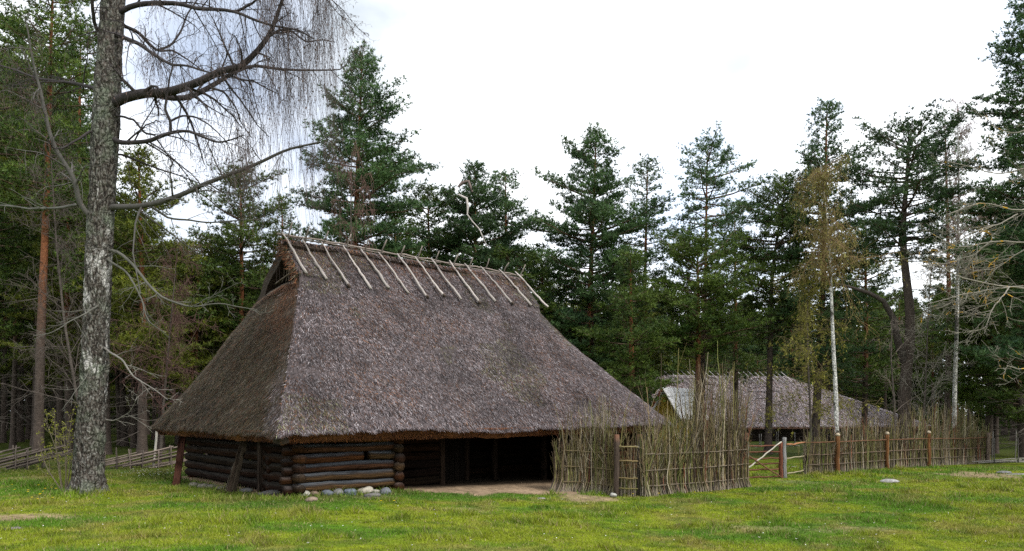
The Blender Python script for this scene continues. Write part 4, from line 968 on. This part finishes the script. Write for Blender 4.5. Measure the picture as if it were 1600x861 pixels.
def sub(G, P, r0, L0, level, n_, droop, ratio=.55, spread=.8, col=(.06, .05, .045), f0=.15, strands=None, K=7, rmin=.003):
    tot = np.linalg.norm(P[-1]-P[0])
    for i in range(n_):
        f = f0+(1-f0)*(i+random.random())/n_; f = min(f, .995); g = f*(len(P)-1); a = int(g); fr_ = g-a; b = min(a+1, len(P)-1)
        p = P[a]*(1-fr_)+P[b]*fr_; T_ = norm(P[b]-P[max(0, b-1)]) if b > 0 else norm(P[1]-P[0])
        rd = norm(RNG.normal(0, 1, 3)); d_ = norm(T_*(1-spread*.45)+rd*spread*.8)
        L = L0*(1-.55*f)*random.uniform(.5, 1.2); q = np.linspace(0, 1, K)[:, None]
        bend = RNG.normal(0, .22, 3)*L
        Q = p+d_*L*q+bend*q**2*.6+np.array([0, 0, -1.])*droop*L*q**2+np.cumsum(RNG.normal(0, .028*L, (K, 3)), 0)*q
        rr = max(rmin, r0*(1-.7*f)*ratio); G.add(Q, rr, max(rmin*.7, rr*.3), np.array(col)*random.uniform(.8, 1.2))
        if level > 1: sub(G, Q, rr, L*.55, level-1, max(3, int(n_*.6)), droop*1.2, ratio, spread, col, .15, strands, K, rmin)
        elif strands is not None: strands.append((Q, rr))
def hang(mb, P0, L, r, col, K=9, sway=.04, drift=(.03, 0)):
    n_ = len(P0); q = np.linspace(0, 1, K)[None, :, None]
    d0 = RNG.normal(0, .35, (n_, 3)); d0[:, 2] = -.2
    Pp = P0[:, None]+d0[:, None]*(1-(1-q)**2)*(.3*L[:, None, None])+np.array([drift[0], drift[1], -1.])*L[:, None, None]*q**1.15+np.cumsum(RNG.normal(0, 1, (n_, K, 3))*np.array([1, 1, .3])*sway, 1)*q
    mb.tubes(Pp, r[:, None]*(1-.5*np.linspace(0, 1, K))[None], 3, col); return Pp

big_b = gp(137, 770); BY = big_b[1]
hb = thing('birch_tree', big_b, 'huge old leafless birch with rough black and white bark and hanging twigs', 'tree')
TP = [(137, 785, .47), (137, 765, .42), (138, 735, .385), (140, 700, .375), (146, 600, .355), (151, 500, .335), (154, 400, .322), (160, 300, .31), (165, 200, .30), (170, 100, .272), (177, 0, .26), (183, -100, .22), (188, -220, .17), (196, -340, .11), (202, -430, .03)]
zs = np.array([PX(x, y, BY)[2] for x, y, r in TP]); xs_ = np.array([PX(x, y, BY)[0] for x, y, r in TP]); rs_ = np.array([r for x, y, r in TP])*np.array([.74 if y > 450 else (.80 if y > 250 else .88) for x, y, r in TP])
zz = np.concatenate([np.arange(-.2, 11, .035), np.linspace(11.05, zs[-1], 60)]); cx = np.interp(zz, zs, xs_); cr_ = np.interp(zz, zs, rs_)
for _ in range(12): cx[1:-1] = (cx[:-2]+2*cx[1:-1]+cx[2:])/4
S_ = 72; an = np.arange(S_)*2*PI/S_
A_, Z_ = np.meshgrid(an, zz); P_b = np.stack([np.cos(A_)*3.4, np.sin(A_)*3.4, Z_*2.3], -1)
bk = fbm(P_b*1.5, 101, 4)-.5; bk2 = np.abs(fbm(P_b*np.array([2.2, 2.2, 1.0])*1.3, 102, 2)-.5)
flr = 1+.28*np.exp(-np.clip(Z_, 0, 9)/.22)*(.6+.5*np.sin(A_*5+1))
rr_ = cr_[:, None]*flr+(bk*.10-np.exp(-(bk2/.04)**2)*.035)*np.where(Z_ < 3, 1, .7)
root = .16*np.exp(-np.clip(Z_+.05, 0, 9)/.16)*np.clip(np.sin(A_*4+.7)+.4*np.sin(A_*7+2), 0, 2); rr_ = rr_+root
V = np.stack([cx[:, None]+np.cos(A_)*rr_, BY+np.sin(A_)*rr_, Z_+0*A_], -1)
n_ = len(zz); i = np.arange(n_-1)[:, None]; j = np.arange(S_)[None]; j2 = (j+1) % S_
mb = MB(); mb.add(V.reshape(-1, 3), np.stack([i*S_+j, i*S_+j2, (i+1)*S_+j2, (i+1)*S_+j], -1).reshape(-1, 4), (.3, .3, .3), V.reshape(-1, 3)); mb.build('trunk', M['birch'], hb, smooth=True)
# main limbs: pixel path, depth swing at the tip, radii
dkc = (.035, .030, .030); gyc = (.085, .083, .07)
LIMBS = [
 ([(180, 25), (200, 11), (225, 5), (270, 4), (292, 8), (306, 14), (328, 15), (367, 18), (390, 28), (423, 40), (465, 45), (490, 60)], -1.5, .065, .012, dkc, 1),
 ([(367, 18), (390, 8), (400, 0), (420, -25), (455, -50)], -1.4, .03, .01, dkc, 1),
 ([(178, 50), (190, 57), (217, 67), (231, 78), (256, 96), (272, 103), (295, 104), (323, 113), (334, 116)], -2.2, .055, .012, dkc, 1),
 ([(178, 35), (195, 40), (217, 50), (231, 65), (247, 79), (272, 77), (295, 92), (320, 110)], 1.6, .05, .01, dkc, 1),
 ([(247, 79), (270, 70), (286, 47), (295, 25), (311, 0), (330, -40)], 1.4, .03, .01, dkc, 1),
 ([(170, 165), (186, 155), (200, 150), (228, 143), (256, 143), (284, 137), (317, 125), (350, 107), (378, 104), (401, 81), (420, 57), (431, 31), (440, 0), (462, -40)], -1.2, .125, .025, dkc, 1),
 ([(240, 146), (256, 152), (284, 155), (303, 149), (323, 138), (345, 125), (367, 111), (395, 100), (423, 106), (467, 110), (501, 110), (534, 111), (545, 95)], 1.8, .075, .008, dkc, 1),
 ([(420, 57), (437, 47), (456, 49), (479, 67), (504, 63), (525, 68)], -1.0, .03, .007, dkc, 1),
 ([(331, 138), (350, 145), (367, 167), (375, 189), (392, 215)], .8, .028, .008, dkc, 1),
 ([(170, 212), (185, 222), (205, 222), (228, 220), (245, 214), (267, 205), (295, 203), (317, 214), (339, 224), (356, 220), (378, 212)], -1.6, .065, .01, dkc, 1),
 ([(267, 205), (267, 189), (259, 170), (262, 145), (270, 110), (272, 78)], -1.3, .035, .008, dkc, 0),
 ([(267, 189), (284, 180), (306, 182), (323, 192), (345, 212), (362, 235)], -.8, .025, .006, dkc, 1),
 ([(170, 180), (188, 182), (210, 187), (230, 210), (245, 214)], -.4, .03, .02, dkc, 0),
 ([(168, 325), (180, 322), (215, 322), (250, 315), (285, 303), (320, 287), (350, 275), (400, 255), (430, 240), (455, 230), (480, 225), (500, 221)], -1.0, .075, .018, (.07, .066, .06), 1),
 ([(230, 318), (260, 340), (300, 345), (330, 348), (400, 342), (425, 340)], .6, .03, .006, gyc, 0),
 ([(170, 245), (185, 240), (235, 260), (270, 270), (310, 285), (335, 300)], .9, .032, .007, dkc, 1),
 ([(152, 350), (135, 332), (122, 315), (118, 285), (105, 260), (90, 240), (75, 200), (65, 150), (55, 110), (48, 80), (40, 30)], -1.2, .07, .012, (.08, .076, .07), 1),
 ([(120, 320), (90, 326), (50, 328), (0, 322), (-40, 330)], -.6, .035, .01, (.10, .10, .09), 0),
 ([(119, 285), (95, 290), (70, 292), (55, 300)], -.5, .02, .006, gyc, 0),
 ([(165, 60), (150, 45), (145, 25), (142, 0), (150, -50)], -.8, .05, .02, dkc, 1),
 ([(160, 145), (145, 137), (110, 130), (60, 125), (20, 110), (-30, 95)], 1.8, .05, .012, dkc, 1),
 ([(155, 215), (140, 205), (125, 215), (100, 230), (85, 232), (75, 215)], -1.2, .035, .01, dkc, 0),
 ([(165, 390), (185, 393), (205, 410), (222, 430), (235, 447), (255, 465), (300, 480), (345, 472), (370, 478), (405, 484)], -1.4, .04, .006, gyc, 0),
 ([(163, 402), (175, 410), (200, 425), (215, 450), (225, 470), (232, 500), (262, 520)], -1.0, .03, .006, gyc, 0),
 ([(300, 480), (325, 468), (350, 455), (372, 444)], -1.5, .014, .004, gyc, 0),
 ([(160, 540), (172, 552), (190, 562), (205, 588), (225, 600), (245, 612), (262, 625)], -1.6, .028, .005, (.14, .13, .115), 0),
 ([(160, 470), (150, 478), (130, 490), (110, 500), (80, 520), (50, 525)], -1.2, .025, .005, gyc, 0),
 ([(165, 655), (178, 657), (200, 645), (212, 628), (218, 610)], -.6, .016, .004, (.15, .14, .12), 0),
 ([(150, 560), (135, 590), (118, 610), (95, 640)], -1.0, .016, .004, gyc, 0),
 ([(178, -60), (230, -90), (300, -110), (380, -95), (450, -60), (500, -20), (520, 10)], -2.0, .09, .012, dkc, 2),
 ([(180, -40), (240, -60), (330, -70), (420, -75), (470, -40)], 2.4, .08, .012, dkc, 2),
 ([(185, -150), (240, -210), (310, -250), (390, -240), (450, -200)], 1.0, .08, .012, dkc, 2),
 ([(178, -80), (120, -120), (50, -120), (-30, -70)], -1.5, .08, .012, dkc, 2),
 ([(190, -260), (150, -330), (90, -340), (30, -300)], 1.2, .06, .012, dkc, 2),
 ([(188, -200), (200, -260), (230, -330), (260, -380)], -2.5, .06, .012, dkc, 2)]
G = Grow(); strands = []
for li, (pp, dy, r0, r1, col, hk) in enumerate(LIMBS):
    m_ = len(pp); y0 = 0 if li not in (1, 4, 6, 7, 8, 10, 11, 24) else None
    par = {1: -.9, 4: 1.0, 6: -.35, 7: -1.0, 8: .2, 10: -1.0, 11: -.9, 24: -1.1}.get(li, 0)
    P = np.array([PX(x, y, BY+par+(dy-par)*(i/(m_-1))) for i, (x, y) in enumerate(pp)])
    Q = resample(P, 24)+np.cumsum(RNG.normal(0, .004, (24, 3)), 0); r0 *= .88; G.add(Q, r0, r1, col)
    Lr = float(np.sum(np.linalg.norm(np.diff(P, axis=0), axis=1)))
    if hk: sub(G, Q, r0*.8, min(1.5, .35*Lr+.3), 2, int(5+Lr*2.6), .25, .5, .9, np.array(col)*1.1, .12, strands)
    else: sub(G, Q, r0*.8, min(.9, .35*Lr+.2), 2, int(4+Lr*1.6), .0, .5, .8, np.array(col)*1.2, .2, None, rmin=.0035)
mb = MB(); G.flush(mb)
# pendulous twigs
P0 = []; 
for Q, r in strands:
    for _ in range(3): P0.append(Q[random.randint(2, len(Q)-1)])
P0 = np.array(P0)
px_ = P0[:, 0]/P0[:, 1]*F+800; py_ = HOR-(P0[:, 2]-EYE)/P0[:, 1]*F
w = .38+.62*sstep(330, 400, px_)+.25*((px_ > 210) & (px_ < 260)); keep = (RNG.random(len(P0)) < w) & (py_ < 260)
P0 = P0[keep]; px_ = px_[keep]
L = (.35+1.5*RNG.random(len(P0))**1.6)*(.55+.75*sstep(330, 420, px_))*sstep(560, 500, px_)
Pp = hang(mb, P0, L, np.full(len(P0), .0022), (.075, .058, .055))
# catkins and buds as tiny flecks
m_ = Pp[:, 2:].reshape(-1, 3); m_ = m_[RNG.random(len(m_)) < .5]; d_ = RNG.normal(0, .02, m_.shape)+np.array([0, 0, -.03]); wv = RNG.normal(0, .005, m_.shape); mb.tris(m_-wv, m_+wv, m_+d_, (.09, .06, .05))
mb.build('branches', M['twig'], hb)
print('birch strands', len(P0))

# yellow birch with catkins
def thin_birch(label, path, Y, r0, crown, leafcol, nleaf, strandL, twigcol, name='birch_tree', nbr=26, brL=1.6, whiten=True, droop=.3, K2=2):
    P = np.array([PX(x, y, Y) for x, y in path]); gz = float(ground_z(P[0, 0], Y)); P[0, 2] = gz-.05
    t_ = thing(name, (P[0, 0], Y, gz), label, 'tree'); Q = resample(P, 30); mb = MB(); mb.tubes(Q, np.linspace(r0, .012, 30), 12, (.06, .05, .042)); mb.build('trunk', M['birch_white'] if whiten else M['bark'], t_, smooth=True)
    G = Grow(); strands = []
    sub(G, Q[int(30*crown):], r0*.5, brL*1.5, K2, nbr, droop, .5, .95, twigcol, .0, strands, rmin=.005)
    mb = MB(); G.flush(mb)
    P0 = np.array([q[random.randint(2, 6)] for q, r in strands])
    Pp = hang(mb, P0, strandL*.6*(.3+RNG.random(len(P0))), np.full(len(P0), .0055), twigcol)
    mb.build('branches', M['twig'], t_)
    if nleaf:
        c = Pp.reshape(-1, 3)[RNG.integers(0, len(Pp)*9, nleaf)]+RNG.normal(0, .03, (nleaf, 3)); mb = MB()
        d_ = RNG.normal(0, .035, (nleaf, 3))+np.array([0, 0, -.03]); wv = RNG.normal(0, .014, (nleaf, 3))
        mb.tris(c-wv, c+wv, c+d_, np.array(leafcol)*(.6+.8*RNG.random((nleaf, 1)))); mb.build('leaves', M['leaf'], t_)
    return t_
thin_birch('slender white-stemmed birch with yellowish catkins before the far fence', [(1308, 690), (1306, 620), (1302, 540), (1299, 460), (1296, 390), (1291, 330), (1282, 256)], 27, .10, .58, (.17, .155, .045), 6500, .9, (.16, .11, .05), nbr=34, brL=1.5)
thin_birch('small leafing birch thicket left of the white-stemmed birch', [(1268, 700), (1266, 640), (1262, 560), (1262, 480), (1264, 420)], 28, .05, .2, (.17, .16, .03), 9000, .6, (.10, .08, .04), nbr=30, brL=1.6, whiten=False)
thin_birch('pale-topped birch with black and white stem at the right', [(1490, 700), (1492, 600), (1496, 480), (1497, 380), (1498, 280), (1496, 160)], 33, .11, .5, (.3, .2, .2), 0, .9, (.24, .17, .16), nbr=34, brL=1.3)
thin_birch('bare reddish birch with drooping twigs before the tallest left pine', [(552, 520), (550, 420), (548, 330), (550, 240)], 29, .06, .35, (.2, .1, .08), 0, 1.3, (.15, .09, .075), nbr=26, brL=1.2, whiten=False)
thin_birch('thin bare tree between orange-stemmed pine and big birch', [(150, 720), (120, 620), (100, 500), (88, 380), (80, 250)], 24, .06, .2, (.2, .1, .08), 0, .5, (.075, .062, .053), name='bare_tree', nbr=34, brL=1.6, whiten=False, droop=.05)
thin_birch('thin bare reddish tree beside the left end of the roof', [(250, 735), (255, 640), (262, 560), (270, 470), (276, 400)], 24, .05, .2, (.2, .1, .08), 0, .5, (.085, .048, .04), name='bare_tree', nbr=34, brL=1.5, whiten=False, droop=.05)
thin_birch('bare grey shrub tree behind the far wattle fence', [(1395, 715), (1398, 640), (1392, 560), (1395, 480)], 29, .06, .1, (.2, .1, .08), 0, .4, (.16, .13, .11), name='bare_tree', nbr=14, brL=1.1, whiten=False, droop=.05)
thin_birch('pale thin bare tree right of the crooked pine', [(1440, 715), (1446, 600), (1450, 500), (1455, 420)], 30, .05, .1, (.2, .1, .08), 0, .4, (.20, .18, .15), name='bare_tree', nbr=30, brL=1.5, whiten=False, droop=.05)
t_ = thing('birch_stump', gp(240, 733), 'thin pale dead stem standing behind the slanting fence', 'tree')
pole('stem', gp(240, 731), up(gp(240, 731), 1.35)+[.12, 0, 0], .04, (.34, .32, .28), t_, n_=8)

# lichened bare tree at the right, its stem outside the frame
rt = thing('lichened_tree', gp(1790, 790), 'leafless tree reaching in from the right with yellow-lichened branches', 'tree')
RY = 13.5; G = Grow(); xr = PX(1790, 790, RY)[0]
tp = np.array([[xr, RY, -.4], [xr-.05, RY, 1.5], [xr-.15, RY, 3.5], [xr-.1, RY+.2, 6], [xr, RY, 8.]]); Q = resample(tp, 20); mbt = MB(); mbt.tubes(Q, np.linspace(.24, .05, 20), 14, (.13, .12, .10)); mbt.build('trunk', M['bark'], rt, smooth=True)
lim = [[(1786, 560), (1720, 500), (1650, 460), (1600, 447), (1577, 448), (1540, 440), (1500, 432), (1452, 402)], [(1577, 448), (1568, 460), (1548, 482), (1534, 512)], [(1600, 447), (1560, 452), (1510, 462), (1455, 478)],
       [(1784, 450), (1700, 400), (1620, 378), (1550, 375), (1500, 388), (1452, 360)], [(1785, 380), (1700, 330), (1640, 318), (1590, 335), (1530, 320), (1480, 338)], [(1785, 320), (1700, 270), (1620, 255), (1560, 272), (1510, 258), (1478, 250)],
       [(1787, 620), (1700, 590), (1640, 570), (1600, 577), (1576, 570)], [(1785, 280), (1700, 200), (1630, 190), (1580, 215), (1545, 200)], [(1550, 375), (1520, 400), (1480, 412), (1440, 415)], [(1620, 378), (1585, 400), (1560, 420), (1520, 425)],
       [(1590, 335), (1560, 350), (1520, 360), (1490, 380)], [(1785, 250), (1740, 150), (1690, 60), (1650, -20)], [(1786, 430), (1850, 350), (1930, 300)]]
for i, pp in enumerate(lim):
    m_ = len(pp); dy = [-.6, -.8, -.2, .8, -.4, .6, -.9, 0, .9, .9, -.2, 0, 1][i]; pz = {1: -.5, 2: -.4, 8: .6, 9: .5, 10: -.3}.get(i, 0)
    P = np.array([PX(x, y, RY+pz+(dy-pz)*(k_/(m_-1))) for k_, (x, y) in enumerate(pp)]); Q = resample(P, 20)+np.cumsum(RNG.normal(0, .006, (20, 3)), 0)
    G.add(Q, .026 if pz == 0 else .014, .006, (.20, .18, .15)); sub(G, Q, .017, 1.15, 3, 11, -.06, .55, .75, (.17, .155, .125), .2, None, rmin=.0032)
mb = MB(); G.flush(mb)
n_ = mb.n; mb.build('branches', mat('lichened_twig', .3, 6, second=(.42, .24, .03), second_scale=4.5, second_thr=(.60, .64)), rt)

# young shrub left of the big birch
sh = thing('leafing_shrub', gp(100, 768), 'slender shrub with fresh yellow-green leaves left of the big birch', 'shrub')
G = Grow(); st2 = []
for (tx_, ty_) in ((70, 655), (85, 640), (98, 660), (108, 675), (60, 690), (112, 650)):
    a = gp(100+random.uniform(-4, 4), 769); b = PX(tx_, ty_, a[1]+random.uniform(-.4, .3)); Q = resample(np.array([a, a*.5+b*.5+RNG.normal(0, .08, 3), b]), 10); G.add(Q, .014, .004, (.12, .10, .07)); sub(G, Q, .012, .5, 2, 7, -.1, .5, .8, (.12, .10, .07), .3, st2, rmin=.0025)
mb = MB(); G.flush(mb); mb.build('branches', M['twig'], sh)
c = np.array([q[random.randint(2, 6)] for q, r in st2 for _ in range(4)]); n_ = len(c); c = c+RNG.normal(0, .02, c.shape); d_ = norm(RNG.normal(0, 1, (n_, 3)))*.035; wv = norm(RNG.normal(0, 1, (n_, 3)))*.014
mb = MB(); mb.tris(c-wv, c+wv, c+d_, np.array([.20, .21, .025])*(.6+.7*RNG.random((n_, 1)))); mb.build('leaves', M['leaf'], sh)

# yellow flowers by the birch, white ones scattered
fl0 = None
for i in range(22):
    px_, py_ = (random.gauss(70, 22), random.gauss(775, 6)) if i < 15 else ((random.uniform(985, 1120), random.uniform(771, 778)) if i < 20 else (random.uniform(590, 620), 790))
    lab = ('small yellow flower in the patch left of the big birch', 'yellow flowers left of the big birch') if i < 15 else (('small yellow flower at the foot of the near wattle fence', 'yellow flowers along the near wattle fence') if i < 20 else ('lone yellow flower in the lawn before the barn', 'yellow flowers in the lawn before the barn'))
    p = gp(px_, py_)
    if fl0 is None:
        fl0 = thing('yellow_flower', p, lab[0], 'flower', lab[1]); mb = MB(); mb.tubes(np.linspace(p, p+[0, 0, .09], 3), np.full(3, .003), 4, (.06, .12, .02)); mb.build('stem', M['grass'], fl0)
        mb = MB(); a = np.arange(6)*PI/3; cN = np.broadcast_to(p+np.array([0, 0, .09]), (6, 3)); e = np.stack([np.cos(a), np.sin(a), 0*a+.35], -1)*.026; sd = np.stack([-np.sin(a), np.cos(a), 0*a], -1)*.012
        mb.add(np.stack([cN, cN+e*.6+sd, cN+e, cN+e*.6-sd], 1).reshape(-1, 3), np.arange(24).reshape(-1, 4), (.75, .55, .02)); mb.build('petals', M['leaf'], fl0)
    else: copy_tree(fl0, p, random.random()*6, (1, 1), lab[0], lab[1])
n_ = 260; kx = RNG.random(n_) < .45
px_ = np.where(kx, RNG.normal(235, 22, n_), RNG.uniform(0, 1600, n_)); py_ = np.where(kx, RNG.normal(742, 3.5, n_), RNG.uniform(745, 860, n_)); sel = (RNG.random(n_) < .3); px_ = np.where(sel & kx, RNG.normal(1238, 12, n_), px_); py_ = np.where(sel & kx, RNG.normal(731, 2, n_), py_)
P = np.array([gp(a, b, .05) for a, b in zip(px_, py_)]); t, s = to_ts(P[:, 0], P[:, 1]); P = P[~((t > -.3) & (t < RL) & (s > -.2) & (s < RW))]; n_ = len(P); r = .011+.006*RNG.random((n_, 1)); a = RNG.random(n_)*6
mb = MB()
for k_ in range(3):
    aa = a+k_*2.1; e = np.stack([np.cos(aa), np.sin(aa), 0*aa+.4], -1)*r*1.4; sd = np.stack([-np.sin(aa), np.cos(aa), 0*aa], -1)*r*.6; mb.tris(P+sd, P+e, P-sd, (.7, .7, .66))
tag(mb.build('white_flowers', M['leaf']), 'tiny white flowers scattered through the grass', 'flowers', kind='stuff')

# ------------------------------------------------------------------ light, sky, camera
SE, SA = math.radians(48), math.radians(130)   # elevation, azimuth (from +Y clockwise)
w = bpy.data.worlds.new('World'); bpy.context.scene.world = w; w.use_nodes = True; nt = w.node_tree; nd = nt.nodes; lk = nt.links
bg = nd['Background']; bg.inputs['Strength'].default_value = .12
sk = nd.new('ShaderNodeTexSky'); sk.sky_type = 'NISHITA'; sk.sun_disc = False; sk.sun_elevation = SE; sk.sun_rotation = SA
tcn = nd.new('ShaderNodeTexCoord'); mp = nd.new('ShaderNodeMapping'); mp.inputs['Scale'].default_value = (1, 1, 1.7); mp.inputs['Location'].default_value = (.35, .0, .1)
n1 = nd.new('ShaderNodeTexNoise'); n1.inputs['Scale'].default_value = 2.3; n1.inputs['Detail'].default_value = 7; n1.inputs['Roughness'].default_value = .5
lk.new(tcn.outputs['Generated'], mp.inputs['Vector']); lk.new(mp.outputs[0], n1.inputs['Vector'])
cr = nd.new('ShaderNodeValToRGB'); e = cr.color_ramp.elements; e[0].position = .33; e[0].color = (.66, .76, .92, 1); e[1].position = .50; e[1].color = (1.05, 1.07, 1.09, 1)
lk.new(n1.outputs['Fac'], cr.inputs['Fac'])
nm = nd.new('ShaderNodeVectorMath'); nm.operation = 'NORMALIZE'; lk.new(tcn.outputs['Generated'], nm.inputs[0]); prev = cr.outputs['Color']
for (bx_, by_, c0_, c1_, colr, am_) in ((400, 210, .965, .998, (.66, .78, 1.0), .97), (655, 128, .985, .9985, (.80, .88, .92), .95), (1150, 95, .9994, .99997, (.85, .9, 1.), .6)):
    dv_ = norm(ray(bx_, by_)); dt = nd.new('ShaderNodeVectorMath'); dt.operation = 'DOT_PRODUCT'; dt.inputs[1].default_value = [float(a) for a in dv_]; lk.new(nm.outputs[0], dt.inputs[0])
    m1 = nd.new('ShaderNodeMapRange'); m1.interpolation_type = 'SMOOTHSTEP'; m1.inputs['From Min'].default_value = c0_; m1.inputs['From Max'].default_value = c1_; m1.inputs['To Max'].default_value = am_; lk.new(dt.outputs['Value'], m1.inputs['Value'])
    nn_ = nd.new('ShaderNodeMapRange'); nn_.inputs['From Min'].default_value = .66; nn_.inputs['From Max'].default_value = .48; lk.new(n1.outputs['Fac'], nn_.inputs['Value'])
    mu = nd.new('ShaderNodeMath'); mu.operation = 'MULTIPLY'; lk.new(m1.outputs[0], mu.inputs[0]); lk.new(nn_.outputs[0], mu.inputs[1])
    mb_ = nd.new('ShaderNodeMix'); mb_.data_type = 'RGBA'; lk.new(mu.outputs[0], mb_.inputs['Factor']); lk.new(prev, mb_.inputs['A']); mb_.inputs['B'].default_value = (colr[0]*.47, colr[1]*.47, colr[2]*.47, 1); prev = mb_.outputs['Result']
sc = nd.new('ShaderNodeVectorMath'); sc.operation = 'SCALE'; sc.inputs['Scale'].default_value = 11.5; lk.new(prev, sc.inputs[0])
mx = nd.new('ShaderNodeMix'); mx.data_type = 'RGBA'; mx.inputs['Factor'].default_value = .88; lk.new(sk.outputs['Color'], mx.inputs['A']); lk.new(sc.outputs[0], mx.inputs['B']); lk.new(mx.outputs['Result'], bg.inputs['Color'])
sl = bpy.data.lights.new('sun', 'SUN'); sl.energy = 3.0; sl.angle = math.radians(18); sl.color = (1, .96, .9); so = bpy.data.objects.new('sun', sl); C.objects.link(so)
sd = np.array([math.sin(SA)*math.cos(SE), math.cos(SA)*math.cos(SE), math.sin(SE)])
from mathutils import Vector
so.rotation_euler = Vector([float(a) for a in sd]).to_track_quat('Z', 'Y').to_euler(); so.location = [float(a*30) for a in sd]
cam = bpy.data.cameras.new('camera'); co = bpy.data.objects.new('camera', cam); C.objects.link(co); co.location = (0, 0, EYE); co.rotation_euler = (PI/2, 0, 0)
cam.sensor_width = 36; cam.lens = 36*F/1600; cam.shift_y = (HOR-430.5)/1600; cam.clip_end = 2000; cam.clip_start = .1
s = bpy.context.scene; s.camera = co; s.view_settings.view_transform = 'Standard'; s.view_settings.look = 'None'; s.view_settings.exposure = .55; s.view_settings.gamma = 1
s.cycles.max_bounces = 6; s.cycles.diffuse_bounces = 3; s.cycles.transparent_max_bounces = 4; s.cycles.use_denoising = False
